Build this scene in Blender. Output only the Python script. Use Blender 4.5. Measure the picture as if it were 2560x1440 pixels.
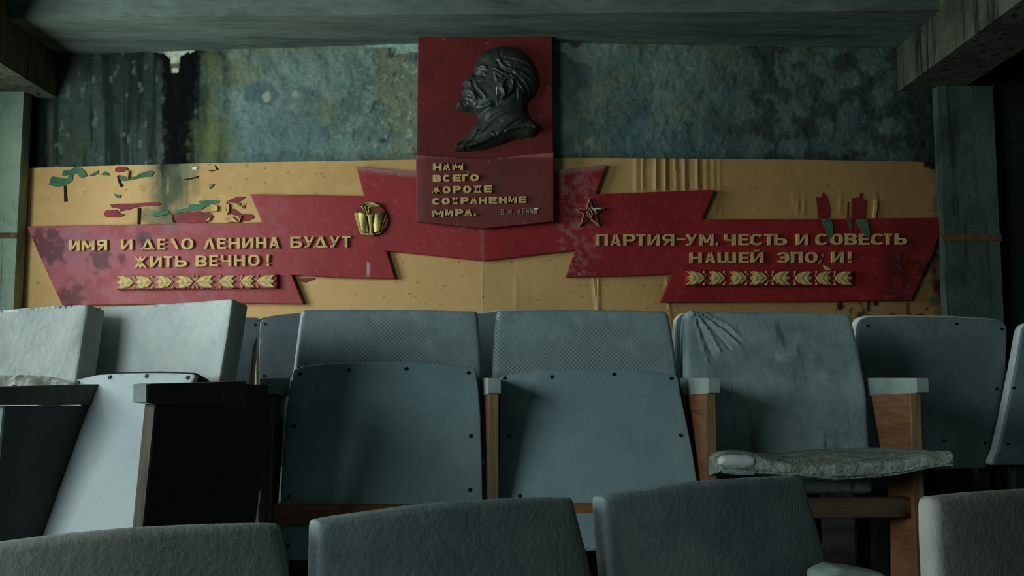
import bpy, math, random
import numpy as np
from mathutils import Vector
from mathutils.geometry import delaunay_2d_cdt

for o in list(bpy.data.objects):
    bpy.data.objects.remove(o)
scene = bpy.context.scene
COL = scene.collection
rnd = random.Random(7)
rad = math.radians

# ------------------------------------------------------------------ camera
F = 2400.0                       # focal length in pixels of the 2560 px wide frame
PITCH = math.atan(225.0 / F)     # horizon sits 225 px under the middle of the frame
ZE = 0.64                        # eye height
cam_d = bpy.data.cameras.new('camera')
cam_d.sensor_width = 36.0
cam_d.lens = F / 2560.0 * 36.0
cam_d.clip_start = 0.02
cam = bpy.data.objects.new('camera', cam_d)
COL.objects.link(cam)
cam.location = (0, 0, ZE)
cam.rotation_euler = (rad(90) + PITCH, 0, 0)
scene.camera = cam

# ------------------------------------------------------------------ world, daylight, exposure
world = bpy.data.worlds.new('world')
scene.world = world
world.use_nodes = True
world.node_tree.nodes['Background'].inputs[0].default_value = (0.55, 0.85, 0.95, 1)
world.node_tree.nodes['Background'].inputs[1].default_value = 0.25


def window_or_fill_light(name, y0, y1, z0, z1, power, color, x=-3.03, spread=180, yaw=0):
    d = bpy.data.lights.new(name, 'AREA')
    d.shape = 'RECTANGLE'
    d.size = z1 - z0
    d.size_y = y1 - y0
    d.energy = power
    d.color = color
    d.spread = rad(spread)
    o = bpy.data.objects.new(name, d)
    COL.objects.link(o)
    o.location = (x, (y0 + y1) / 2, (z0 + z1) / 2)
    o.rotation_euler = (0, rad(-90), rad(yaw))
    return o


DAY = (0.84, 0.99, 1.0)
WINDOWS = [(2.55, 4.25, 0.75, 2.05), (-2.4, 0.7, 0.8, 2.1)]
window_or_fill_light('daylight_and_fill', *WINDOWS[0], 84, DAY)
window_or_fill_light('daylight_and_fill', *WINDOWS[1], 130, DAY)
FRONT_FILL = (-0.6, 1.4, 0.6, 2.0)              # unseen opening added behind the camera for frontal fill light
fill_lamp = window_or_fill_light('daylight_and_fill', FRONT_FILL[0], FRONT_FILL[1], FRONT_FILL[2], FRONT_FILL[3], 72, DAY)  # soft frontal fill lamp added in that opening
fill_lamp.location = ((FRONT_FILL[0] + FRONT_FILL[1]) / 2, -3.23, (FRONT_FILL[2] + FRONT_FILL[3]) / 2)
fill_lamp.rotation_euler = (rad(90), 0, rad(180))
fill_lamp.data.size, fill_lamp.data.size_y = fill_lamp.data.size_y, fill_lamp.data.size

scene.view_settings.view_transform = 'Standard'
scene.view_settings.look = 'None'
scene.view_settings.gamma = 1
scene.view_settings.use_curve_mapping = False
scene.view_settings.exposure = 0.0


# ------------------------------------------------------------------ small maths
def lin(r, g, b):
    f = lambda c: (c / 255 / 12.92) if c / 255 <= 0.04045 else ((c / 255 + 0.055) / 1.055) ** 2.4
    return np.array([f(r), f(g), f(b)])


def ray(px, py):
    px = np.asarray(px, float); py = np.asarray(py, float)
    c, s = math.cos(PITCH), math.sin(PITCH)
    u = (px - 1280) / F; v = (720 - py) / F
    return np.stack([u, c - v * s, s + v * c], -1)


EYE = np.array([0, 0, ZE])


def at(px, py, Y):
    d = ray(px, py)
    return EYE + d * (np.asarray(Y, float) / d[..., 1])[..., None]


def proj(P):
    q = P - EYE
    c, s = math.cos(PITCH), math.sin(PITCH)
    f = q[..., 1] * c + q[..., 2] * s
    v = -q[..., 1] * s + q[..., 2] * c
    return 1280 + F * q[..., 0] / f, 720 - F * v / f


class Fr:
    """a plane in the room: u runs right, w up, n towards the viewer"""
    def __init__(s, o, yaw=0.0, lean=0.0):
        y, l = rad(yaw), rad(lean)
        s.o = np.asarray(o, float)
        s.u = np.array([math.cos(y), math.sin(y), 0])
        bk = np.array([-math.sin(y), math.cos(y), 0])
        s.w = math.cos(l) * np.array([0, 0, 1.0]) + math.sin(l) * bk
        s.n = np.cross(s.u, s.w)

    def hit(s, pts, off=0.0):
        pts = np.asarray(pts, float)
        d = ray(pts[:, 0], pts[:, 1])
        o = s.o + s.n * np.asarray(off, float).reshape(-1, 1)
        t = ((o - EYE) @ s.n) / (d @ s.n)
        p = EYE + d * t[:, None] - o
        return np.stack([p @ s.u, p @ s.w], -1)

    def P(s, a, b, c=0.0):
        a = np.asarray(a, float)[..., None]; b = np.asarray(b, float)[..., None]
        c = np.asarray(c, float)[..., None]
        return s.o + s.u * a + s.w * b + s.n * c


def fbm(x, y, scale, octv=4, seed=0, sx=1.0, sy=1.0, gain=0.5):
    x = np.asarray(x, float) / scale / sx; y = np.asarray(y, float) / scale / sy
    tot = 0; amp = 1; nrm = 0
    for k in range(octv):
        r = np.random.RandomState(seed * 17 + k)
        L = r.rand(256, 256)
        xi = np.floor(x).astype(int); yi = np.floor(y).astype(int)
        fx = x - xi; fy = y - yi
        fx = fx * fx * (3 - 2 * fx); fy = fy * fy * (3 - 2 * fy)
        g = lambda i, j: L[(yi + j) % 256, (xi + i) % 256]
        v = (g(0, 0) * (1 - fx) + g(1, 0) * fx) * (1 - fy) + (g(0, 1) * (1 - fx) + g(1, 1) * fx) * fy
        tot = tot + v * amp; nrm += amp; amp *= gain
        x = x * 2.03 + 11.3; y = y * 2.03 + 5.7
    return tot / nrm


def sstep(a, b, x):
    t = np.clip((np.asarray(x, float) - a) / (b - a), 0, 1)
    return t * t * (3 - 2 * t)


def dist_poly(p, poly, closed=True):
    """distance of points p (N,2) to a polyline"""
    poly = np.asarray(poly, float)
    a = poly if closed else poly[:-1]
    b = np.roll(poly, -1, 0) if closed else poly[1:]
    out = np.full(len(p), 1e9)
    ab = b - a
    L = np.maximum((ab ** 2).sum(1), 1e-18)
    ch = max(1, 3000000 // max(1, len(a)))
    for i in range(0, len(p), ch):
        q = p[i:i + ch]
        d = q[:, None, :] - a[None]
        t = np.clip((d * ab[None]).sum(2) / L, 0, 1)
        e = d - t[..., None] * ab[None]
        out[i:i + ch] = np.sqrt((e ** 2).sum(2).min(1))
    return out


def inside(p, poly):
    poly = np.asarray(poly, float)
    x, y = p[:, 0], p[:, 1]
    c = np.zeros(len(p), bool)
    j = len(poly) - 1
    for i in range(len(poly)):
        xi, yi = poly[i]; xj, yj = poly[j]
        if yi != yj:
            c ^= ((yi > y) != (yj > y)) & (x < (xj - xi) * (y - yi) / (yj - yi) + xi)
        j = i
    return c


def spl(pts, n=5, closed=True):
    """Catmull-Rom through the points"""
    p = [np.asarray(q, float) for q in pts]
    N = len(p); out = []
    rng = range(N) if closed else range(N - 1)
    for i in rng:
        g = (lambda k: p[k % N]) if closed else (lambda k: p[min(max(k, 0), N - 1)])
        a, b, c, d = g(i - 1), g(i), g(i + 1), g(i + 2)
        for k in range(n):
            t = k / n
            out.append(0.5 * (2 * b + (c - a) * t + (2 * a - 5 * b + 4 * c - d) * t * t + (3 * b - a - 3 * c + d) * t ** 3))
    if not closed:
        out.append(p[-1])
    return np.array(out)


def rcorner(poly, r, n=4, amin=35):
    """round the sharp corners of a polygon"""
    poly = np.asarray(poly, float); out = []
    N = len(poly)
    for i in range(N):
        a, b, c = poly[i - 1], poly[i], poly[(i + 1) % N]
        d1 = a - b; d2 = c - b
        l1 = np.hypot(*d1); l2 = np.hypot(*d2)
        ang = math.degrees(math.acos(max(-1, min(1, float(d1 @ d2) / (l1 * l2 + 1e-12)))))
        if 180 - ang < amin:
            out.append(b); continue
        k = min(r, l1 * .45, l2 * .45)
        p, q = b + d1 / l1 * k, b + d2 / l2 * k
        for j in range(n + 1):
            t = j / n
            out.append((1 - t) ** 2 * p + 2 * t * (1 - t) * b + t * t * q)
    return np.array(out)


def resample(poly, step, closed=True):
    out = []
    N = len(poly)
    for i in range(N if closed else N - 1):
        a, b = poly[i], poly[(i + 1) % N]
        k = max(1, int(math.ceil(np.hypot(*(b - a)) / step)))
        for j in range(k):
            out.append(a + (b - a) * j / k)
    if not closed:
        out.append(poly[-1])
    return np.array(out)


# ------------------------------------------------------------------ object helpers
LOC = {}


def thing(name, label, cat, loc, group=None):
    o = bpy.data.objects.new(name, None)
    o.empty_display_size = 0.1
    COL.objects.link(o)
    o.location = tuple(float(v) for v in loc)
    o['label'] = label; o['category'] = cat
    if group: o['group'] = group
    LOC[o] = np.array([float(v) for v in loc])
    return o


def tag(o, label=None, cat=None, group=None, kind=None):
    if label: o['label'] = label
    if cat: o['category'] = cat
    if group: o['group'] = group
    if kind: o['kind'] = kind
    return o


def build(name, V, faces, mat, parent=None, label=None, uv=None, col=None, smooth=35, loc=None):
    V = np.asarray(V, float)
    base = LOC[parent] if parent is not None else (np.asarray(loc, float) if loc is not None else
                                                   np.array([V[:, 0].mean(), V[:, 1].mean(), V[:, 2].min()]))
    me = bpy.data.meshes.new(name)
    me.from_pydata((V - base).tolist(), [], [tuple(int(i) for i in f) for f in faces])
    me.validate()
    if uv is not None:
        l = me.uv_layers.new(name='UVMap')
        vi = np.zeros(len(me.loops), int); me.loops.foreach_get('vertex_index', vi)
        l.data.foreach_set('uv', np.asarray(uv, np.float32)[vi].ravel())
    if col is not None:
        at_ = me.color_attributes.new('Col', 'FLOAT_COLOR', 'POINT')
        c4 = np.ones((len(V), 4), np.float32); c4[:, :3] = np.clip(col, 0, 1)
        at_.data.foreach_set('color', c4.ravel())
    if smooth:
        me.polygons.foreach_set('use_smooth', [True] * len(me.polygons))
        me.set_sharp_from_angle(angle=rad(smooth))
    me.materials.append(mat)
    o = bpy.data.objects.new(name, me)
    COL.objects.link(o)
    if parent is not None:
        o.parent = parent
        LOC[o] = base
    else:
        o.location = tuple(base)
        LOC[o] = base
    if label: o['label'] = label
    return o


def slab(name, mat, fr, poly, back, front, r=0.003, hfn=None, bend=None, step=0.03, parent=None,
         label=None, off=None, px=True, corner=0.0, colfn=None, smooth=35, loc=None, insets=(0.3, 0.65, 1.0)):
    """a plate lying in fr with the traced outline: rounded front edge, optional relief and bow"""
    ab = fr.hit(poly, front if off is None else off) if px else np.asarray(poly, float)
    if 0.5 * np.sum(ab[:, 0] * np.roll(ab[:, 1], -1) - ab[:, 1] * np.roll(ab[:, 0], -1)) < 0:
        ab = ab[::-1]
    if corner: ab = rcorner(ab, corner)
    ol = resample(ab, step)
    n = len(ol)
    tg = np.roll(ol, -1, 0) - np.roll(ol, 1, 0)
    tg /= np.maximum(np.hypot(tg[:, 0], tg[:, 1]), 1e-9)[:, None]
    nin = np.stack([-tg[:, 1], tg[:, 0]], -1)
    extra = []
    if r > 0:
        for k in insets:
            q = ol + nin * r * k
            d = dist_poly(q, ol)
            ok = (d > r * k * 0.93) & inside(q, ol)
            extra.append(q[ok])
    lo, hi = ol.min(0), ol.max(0)
    gx, gy = np.meshgrid(np.arange(lo[0] + step / 2, hi[0], step), np.arange(lo[1] + step / 2, hi[1], step))
    g = np.stack([gx.ravel(), gy.ravel()], -1)
    if len(g):
        g = g[inside(g, ol)]
        if len(g):
            d = dist_poly(g, ol)
            extra.append(g[d > max(r * 1.15, step * 0.45)])
    pts = np.concatenate([ol] + extra) if extra else ol
    res = delaunay_2d_cdt([Vector((float(x), float(y))) for x, y in pts],
                          [(i, (i + 1) % n) for i in range(n)], [], 1, 1e-7, True)
    vv = np.array([(v.x, v.y) for v in res[0]])
    tris = np.array([tuple(t) for t in res[2]])
    tris = [tuple(t) for t in tris[inside(vv[tris].mean(1), ol)]]
    omap = {}
    for k, lst in enumerate(res[3]):
        for i in lst:
            if i < n: omap[i] = k
    loop = [omap[i] for i in range(n)]
    d = dist_poly(vv, ol)
    bset = np.zeros(len(vv), bool); bset[loop] = True
    d[bset] = 0
    drop = np.where(d < r, r - np.sqrt(np.maximum(r * r - (r - np.minimum(d, r)) ** 2, 0)), 0) if r > 0 else 0 * d
    c = front - drop
    if hfn is not None: c = c + hfn(vv[:, 0], vv[:, 1], d)
    bd = bend(vv[:, 0], vv[:, 1]) if bend is not None else 0 * d
    nf = len(vv)
    Vf = fr.P(vv[:, 0], vv[:, 1], c + bd)
    Vb = fr.P(vv[:, 0], vv[:, 1], np.full(nf, float(back)) + bd)
    faces = list(tris)
    a2 = lambda t: (vv[t[1]][0] - vv[t[0]][0]) * (vv[t[2]][1] - vv[t[0]][1]) - (vv[t[1]][1] - vv[t[0]][1]) * (vv[t[2]][0] - vv[t[0]][0])
    faces = [t if a2(t) > 0 else (t[0], t[2], t[1]) for t in faces]
    if bend is not None:
        V = np.concatenate([Vf, Vb])
        faces += [(t[2] + nf, t[1] + nf, t[0] + nf) for t in faces]
        bi = [k + nf for k in loop]
        uv = np.concatenate([vv, vv])
    else:
        V = np.concatenate([Vf, Vb[loop]])
        bi = list(range(nf, nf + n))
        faces.append(tuple(reversed(bi)))
        uv = np.concatenate([vv, vv[loop]])
    for i in range(n):
        j = (i + 1) % n
        faces.append((loop[j], loop[i], bi[i], bi[j]))
    col = None
    if colfn is not None:
        X, Y = proj(V)
        col = colfn(X, Y)
    return build(name, V, faces, mat, parent, label, uv, col, smooth, loc)


def prism(quads, fr, off, c0, c1):
    """px quads/polys -> joined verts, faces of extruded prisms"""
    V = []; Fc = []
    for q in quads:
        ab = fr.hit(q, off)
        if 0.5 * np.sum(ab[:, 0] * np.roll(ab[:, 1], -1) - ab[:, 1] * np.roll(ab[:, 0], -1)) < 0:
            ab = ab[::-1]
        k = len(V); n = len(ab)
        V += list(fr.P(ab[:, 0], ab[:, 1], np.full(n, c1))) + list(fr.P(ab[:, 0], ab[:, 1], np.full(n, c0)))
        Fc.append(tuple(range(k, k + n)))
        Fc.append(tuple(range(k + 2 * n - 1, k + n - 1, -1)))
        for i in range(n):
            j = (i + 1) % n
            Fc.append((k + j, k + i, k + n + i, k + n + j))
    return np.array(V), Fc


def box_vf(x0, x1, y0, y1, z0, z1):
    V = [(x, y, z) for x in (x0, x1) for y in (y0, y1) for z in (z0, z1)]
    Fc = [(0, 1, 3, 2), (4, 6, 7, 5), (0, 4, 5, 1), (2, 3, 7, 6), (0, 2, 6, 4), (1, 5, 7, 3)]
    return V, Fc


def boxes(name, mat, lst, parent=None, label=None, loc=None, smooth=0, uvscale=None):
    V = []; Fc = []
    for b in lst:
        v, f = box_vf(*b)
        k = len(V); V += v; Fc += [tuple(i + k for i in t) for t in f]
    return build(name, V, Fc, mat, parent, label, smooth=smooth, loc=loc)


def structure(o):
    o['kind'] = 'structure'
    return o


# ------------------------------------------------------------------ materials
def new_mat(name):
    m = bpy.data.materials.new(name)
    m.use_nodes = True
    nt = m.node_tree
    return m, nt, nt.nodes['Principled BSDF']


class NT:
    def __init__(s, nt): s.nt = nt
    def n(s, t, **kw):
        x = s.nt.nodes.new(t)
        for k, v in kw.items(): setattr(x, k, v)
        return x
    def l(s, a, b): s.nt.links.new(a, b)
    def math(s, op, a, b=None, clamp=False):
        x = s.n('ShaderNodeMath', operation=op, use_clamp=clamp)
        for i, v in enumerate((a, b)):
            if v is None: continue
            if hasattr(v, 'links'): s.l(v, x.inputs[i])
            else: x.inputs[i].default_value = v
        return x.outputs[0]
    def mix(s, f, a, b, blend='MIX'):
        x = s.n('ShaderNodeMix', data_type='RGBA', blend_type=blend)
        for i, v in ((0, f), (6, a), (7, b)):
            if hasattr(v, 'links'): s.l(v, x.inputs[i])
            elif i == 0: x.inputs[0].default_value = v
            else: x.inputs[i].default_value = (*[float(q) for q in v[:3]], 1)
        return x.outputs[2]
    def noise(s, vec, scale, detail=4, rough=0.6, dist=0.0):
        x = s.n('ShaderNodeTexNoise')
        x.inputs['Scale'].default_value = scale; x.inputs['Detail'].default_value = detail
        x.inputs['Roughness'].default_value = rough; x.inputs['Distortion'].default_value = dist
        if vec is not None: s.l(vec, x.inputs['Vector'])
        return x.outputs['Fac']
    def ramp(s, f, a, b):
        x = s.n('ShaderNodeMapRange', interpolation_type='SMOOTHSTEP')
        s.l(f, x.inputs[0]); x.inputs[1].default_value = a; x.inputs[2].default_value = b
        return x.outputs[0]
    def scale(s, vec, v):
        x = s.n('ShaderNodeMapping'); s.l(vec, x.inputs[0]); x.inputs[3].default_value = v
        return x.outputs[0]
    def bump(s, h, strength, dist, nrm=None):
        x = s.n('ShaderNodeBump'); s.l(h, x.inputs['Height'])
        x.inputs['Strength'].default_value = strength; x.inputs['Distance'].default_value = dist
        if nrm is not None: s.l(nrm, x.inputs['Normal'])
        return x.outputs[0]


def worn(name, c1, c2, scale=4.0, rough=0.8, spots=None, fine=0.25, bump=0.15, bscale=60, stretch=(1, 1, 1),
         metallic=0.0, vcol=False, dust=None, spec=0.3, streak=None, lattice=None):
    """aged surface: two mottled colours, specks, scratches, bump"""
    m, nt, bs = new_mat(name)
    T = NT(nt)
    tc = T.n('ShaderNodeTexCoord').outputs['Object']
    v = T.scale(tc, stretch)
    if vcol:
        base = T.n('ShaderNodeVertexColor', layer_name='Col').outputs[0]
    else:
        base = T.mix(T.ramp(T.noise(v, scale, 5, 0.65), 0.35, 0.68), c1, c2)
    if dust is not None:          # (colour, scale, lo, hi)
        base = T.mix(T.ramp(T.noise(v, dust[1], 6, 0.7, 0.4), dust[2], dust[3]), base, dust[0])
    if streak is not None:        # (colour, lo, hi): runs down the surface
        sv = T.scale(tc, (22, 22, 1.4))
        base = T.mix(T.ramp(T.noise(sv, 1.0, 4, 0.6), streak[1], streak[2]), base, streak[0])
    fn = T.noise(v, bscale, 3, 0.6)
    base = T.mix(1.0, base, T.mix(fn, (1 - fine,) * 3, (1 + fine,) * 3), 'MULTIPLY')
    h = fn
    if lattice is not None:       # woven diamond pattern (pitch in metres, strength)
        uv = T.n('ShaderNodeUVMap', uv_map='UVMap').outputs[0]
        sep = T.n('ShaderNodeSeparateXYZ'); T.l(uv, sep.inputs[0])
        k = math.pi / lattice[0] * 0.7071
        a = T.math('MULTIPLY', T.math('ADD', sep.outputs[0], sep.outputs[1]), k)
        b = T.math('MULTIPLY', T.math('SUBTRACT', sep.outputs[0], sep.outputs[1]), k)
        sa = T.math('POWER', T.math('ABSOLUTE', T.math('SINE', a)), 6)
        sb = T.math('POWER', T.math('ABSOLUTE', T.math('SINE', b)), 6)
        g = T.math('MAXIMUM', sa, sb)
        wear = T.ramp(T.noise(v, 5.0, 3, 0.6), 0.42, 0.62)
        gw = T.math('MULTIPLY', g, wear)
        base = T.mix(T.math('MULTIPLY', gw, lattice[1], True), T.mix(T.math('MULTIPLY', wear, lattice[1] * .45), base, (0.03, 0.04, 0.04)), lattice[2])
        h = T.math('ADD', fn, T.math('MULTIPLY', gw, 0.6))
    if spots is not None:         # list of (colour, scale, threshold)
        for c, sc, th in spots:
            base = T.mix(T.ramp(T.noise(v, sc, 2, 0.5), th, th + 0.03), base, c)
    T.l(base, bs.inputs['Base Color'])
    bs.inputs['Roughness'].default_value = rough
    bs.inputs['Metallic'].default_value = metallic
    bs.inputs['Specular IOR Level'].default_value = spec
    if bump:
        T.l(T.bump(h, bump, 0.01), bs.inputs['Normal'])
    return m


def wood(name, c1, c2, axis=2, rough=0.55, dust=None, scale=1.0):
    m, nt, bs = new_mat(name)
    T = NT(nt)
    tc = T.n('ShaderNodeTexCoord').outputs['Object']
    s = [38 * scale] * 3; s[axis] = 2.2 * scale
    v = T.scale(tc, s)
    f = T.noise(v, 1.0, 5, 0.65, 0.8)
    base = T.mix(T.ramp(f, 0.32, 0.68), c1, c2)
    f2 = T.noise(tc, 7, 4, 0.6)
    base = T.mix(1.0, base, T.mix(f2, (0.65,) * 3, (1.25,) * 3), 'MULTIPLY')
    if dust is not None:
        base = T.mix(T.ramp(T.noise(tc, dust[1], 6, 0.7), dust[2], dust[3]), base, dust[0])
    T.l(base, bs.inputs['Base Color'])
    bs.inputs['Roughness'].default_value = rough
    T.l(T.bump(f, 0.25, 0.004), bs.inputs['Normal'])
    return m


M = {}
M['plaster'] = worn('peeling_wall_paint', None, None, vcol=True, fine=0.35, bump=0.5, bscale=45, rough=0.92, spec=0.1)
M['ochre'] = worn('ochre_board_paint', None, None, vcol=True, fine=0.06, bump=0.12, bscale=25, rough=0.6, spec=0.25)
M['red'] = worn('red_board_paint', None, None, vcol=True, fine=0.10, bump=0.12, bscale=40, rough=0.55, spec=0.3)
M['gold'] = worn('ochre_letter_paint', lin(214, 182, 120), lin(190, 158, 100), 20, 0.6, fine=0.12)
M['paleletter'] = worn('thin_letter_paint', lin(170, 150, 130), lin(150, 120, 100), 20, 0.6)
M['leafgold'] = worn('leaf_gold_paint', lin(208, 184, 122), lin(186, 156, 98), 30, 0.55, fine=0.2)
M['brass'] = worn('emblem_brass', lin(176, 160, 96), lin(126, 112, 62), 14, 0.42, metallic=0.55, fine=0.15)
M['bronze'] = worn('relief_bronze', lin(72, 74, 64), lin(46, 54, 50), 9, 0.46, metallic=0.35, fine=0.25,
                   dust=(lin(104, 116, 104), 12, 0.56, 0.8), bump=0.12, bscale=90, spec=0.5)
M['starred'] = worn('star_enamel', lin(128, 30, 28), lin(96, 26, 24), 20, 0.4)
M['stargold'] = worn('star_border', lin(172, 140, 110), lin(140, 108, 84), 20, 0.5)
M['whitepaint'] = worn('white_paint_drip_and_glare', lin(220, 228, 222), lin(200, 208, 200), 20, 0.5)
M['greenflake'] = worn('green_underpaint', lin(74, 118, 84), lin(54, 92, 70), 14, 0.7, fine=0.15)
M['redflake'] = worn('red_underpaint', lin(142, 40, 40), lin(110, 32, 34), 14, 0.6, fine=0.15)
M['ochreflake'] = worn('ochre_flake', lin(206, 170, 106), lin(184, 146, 84), 14, 0.6)
M['darkflake'] = worn('dark_gap', lin(44, 38, 26), lin(30, 28, 22), 14, 0.9)
M['concrete'] = worn('beam_plaster', lin(114, 128, 116), lin(80, 94, 82), 3.0, 0.9, fine=0.35, bump=0.35, bscale=30,
                     stretch=(0.35, 2.2, 1), dust=(lin(56, 66, 52), 2.4, 0.55, 0.72))
M['beamside'] = worn('side_beam_plaster', lin(96, 100, 82), lin(62, 66, 54), 3.0, 0.92, fine=0.3, bump=0.3,
                     streak=(lin(34, 38, 30), 0.52, 0.66))
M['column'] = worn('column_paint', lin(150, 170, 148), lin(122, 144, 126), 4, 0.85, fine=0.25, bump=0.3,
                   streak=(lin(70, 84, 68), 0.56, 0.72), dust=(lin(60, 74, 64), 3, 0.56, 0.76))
M['columnshaded'] = worn('shaded_column_paint', lin(76, 96, 86), lin(54, 70, 64), 4, 0.9, fine=0.3, bump=0.3,
                      streak=(lin(36, 46, 40), 0.5, 0.7), dust=(lin(30, 38, 36), 3, 0.52, 0.72))  # right column's shade put into a darker copy of the column paint
M['rust'] = worn('rusty_strip', lin(110, 84, 52), lin(74, 54, 36), 20, 0.8)
M['floor'] = worn('dirty_floor', lin(72, 74, 68), lin(44, 46, 44), 5, 0.95, fine=0.4, bump=0.4)
M['sidewall'] = worn('side_wall_plaster', lin(74, 86, 78), lin(50, 60, 55), 3, 0.95, fine=0.3, bump=0.3)
M['frame'] = worn('window_frame_paint', lin(150, 150, 140), lin(110, 110, 100), 9, 0.8)

SPECK = [(lin(215, 222, 218), 95, 0.80), (lin(22, 26, 26), 70, 0.83)]
M['fabric'] = worn('woven_leatherette', lin(146, 164, 166), lin(112, 132, 134), 5, 0.62, fine=0.12, bump=0.2, bscale=120,
                   dust=(lin(176, 192, 190), 7, 0.5, 0.8), lattice=(0.0085, 0.75, lin(176, 194, 190)), spots=SPECK, spec=0.35)
M['fabricworn'] = worn('dusty_leatherette', lin(152, 170, 170), lin(116, 136, 138), 5, 0.6, fine=0.12, bump=0.2, bscale=120,
                       dust=(lin(184, 200, 198), 8, 0.5, 0.8), streak=(lin(90, 106, 110), 0.58, 0.74), spots=SPECK, spec=0.35)
M['board'] = worn('grey_plywood', lin(140, 164, 168), lin(122, 146, 150), 3.5, 0.55, fine=0.07, bump=0.06, bscale=80,
                  dust=(lin(158, 178, 180), 5, 0.52, 0.8), spots=[(lin(40, 48, 46), 36, 0.80), (lin(150, 165, 160), 60, 0.82)], spec=0.35)
M['pale'] = worn('pale_leatherette', lin(212, 218, 212), lin(186, 196, 192), 6, 0.6, fine=0.10, bump=0.15, bscale=60,
                 dust=(lin(150, 156, 150), 9, 0.58, 0.82), spots=[(lin(70, 74, 70), 26, 0.80), (lin(96, 98, 92), 55, 0.78)])
M['palegrimy'] = worn('grimy_pale_leatherette', lin(180, 186, 178), lin(150, 160, 154), 6, 0.6, fine=0.12, bump=0.15, bscale=60,
                      dust=(lin(128, 134, 124), 8, 0.5, 0.78), spots=[(lin(70, 74, 70), 26, 0.80), (lin(225, 228, 220), 40, 0.80)])
M['frontdusty'] = worn('dusty_front_leatherette', lin(172, 180, 172), lin(150, 154, 144), 4, 0.55, fine=0.10, bump=0.15, bscale=90,
                       dust=(lin(128, 120, 108), 3.2, 0.5, 0.75), spots=[(lin(200, 208, 200), 45, 0.80)], spec=0.4)
M['paleboard'] = worn('pale_plywood', lin(205, 215, 214), lin(190, 204, 206), 3.5, 0.5, fine=0.06, bump=0.06, bscale=60,
                      dust=(lin(170, 182, 184), 7, 0.55, 0.8), spots=[(lin(90, 100, 100), 40, 0.80)])
M['backboard'] = worn('back_plywood', lin(118, 134, 136), lin(94, 110, 114), 4, 0.55, fine=0.08, bump=0.06,
                      dust=(lin(140, 154, 154), 6, 0.55, 0.8), spec=0.35)
M['front'] = worn('front_leatherette', lin(136, 150, 148), lin(110, 126, 128), 4, 0.55, fine=0.10, bump=0.15, bscale=90,
                  dust=(lin(166, 176, 170), 5, 0.5, 0.78), spots=[(lin(180, 190, 184), 45, 0.80), (lin(200, 208, 200), 110, 0.81)], spec=0.4)
M['frontbrown'] = worn('front_brown_leatherette', lin(168, 166, 156), lin(146, 144, 136), 4, 0.6, fine=0.14, bump=0.2, bscale=90,
                       spots=[(lin(180, 190, 184), 45, 0.80)], dust=(lin(150, 146, 134), 18, 0.5, 0.8))
M['trim'] = worn('dark_side_leatherette', lin(74, 80, 74), lin(52, 58, 54), 6, 0.7, fine=0.15)
M['pad'] = worn('dark_padding', lin(40, 46, 50), lin(26, 30, 36), 8, 0.85, fine=0.2)
M['rivet'] = worn('dark_rivet', lin(34, 38, 36), lin(22, 24, 24), 30, 0.5, metallic=0.5)
M['armgrey'] = worn('grey_armrest_paint', lin(150, 164, 158), lin(128, 142, 138), 9, 0.7, fine=0.12,
                    dust=(lin(176, 188, 180), 14, 0.5, 0.8), spots=[(lin(70, 70, 60), 60, 0.80)])
M['armdark'] = worn('dark_armrest_paint', lin(86, 88, 78), lin(68, 70, 62), 8, 0.7, fine=0.12)
M['orange'] = wood('orange_varnish_wood', lin(146, 98, 66), lin(116, 74, 48), 1, 0.5, dust=(lin(140, 120, 100), 20, 0.6, 0.85))
M['edge'] = wood('worn_edge_wood', lin(150, 122, 84), lin(104, 80, 52), 2, 0.7)
M['greyedge'] = wood('weathered_edge_wood', lin(120, 112, 98), lin(78, 72, 64), 2, 0.8)
M['darkpanel'] = worn('dark_side_panel', lin(62, 68, 66), lin(44, 50, 50), 5, 0.6, fine=0.15,
                      spots=[(lin(150, 160, 150), 50, 0.80)], dust=(lin(74, 68, 58), 4, 0.58, 0.8))
M['foam'] = worn('torn_foam', lin(205, 210, 200), lin(120, 120, 108), 22, 0.95, fine=0.4, bump=0.6, bscale=50,
                 spots=[(lin(30, 28, 26), 30, 0.66)])
M['seatside'] = worn('frayed_seat_edge', lin(160, 172, 160), lin(118, 128, 116), 26, 0.9, fine=0.4, bump=0.6, bscale=80,
                     dust=(lin(120, 112, 78), 9, 0.55, 0.75))

# ================================================================== THE SETTING
FX = 1208.0                                         # the wall bends slightly here
WALL = Fr(at(FX, 945, 5.0), 0)                      # straight frame at the bend
p0 = WALL.o
pl = at(50, 945, 5.22); pr = at(2360, 945, 5.10)
YL = math.degrees(math.atan2(p0[1] - pl[1], p0[0] - pl[0]))
YR = math.degrees(math.atan2(pr[1] - p0[1], pr[0] - p0[0]))
WL = Fr(p0, YL); WR = Fr(p0, YR)


def wallpt(px, py, off=0.0):
    """pixel -> point on the bent wall, off metres in front of it"""
    px = np.asarray(px, float); py = np.asarray(py, float)
    q = np.stack([px.ravel(), py.ravel()], -1)
    offs = np.broadcast_to(np.asarray(off, float), px.shape).ravel()
    out = np.zeros((len(q), 3))
    for fr, m in ((WL, q[:, 0] < FX), (WR, q[:, 0] >= FX)):
        if m.any():
            ab = fr.hit(q[m], offs[m])
            out[m] = fr.P(ab[:, 0], ab[:, 1], offs[m])
    return out.reshape(px.shape + (3,))


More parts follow.
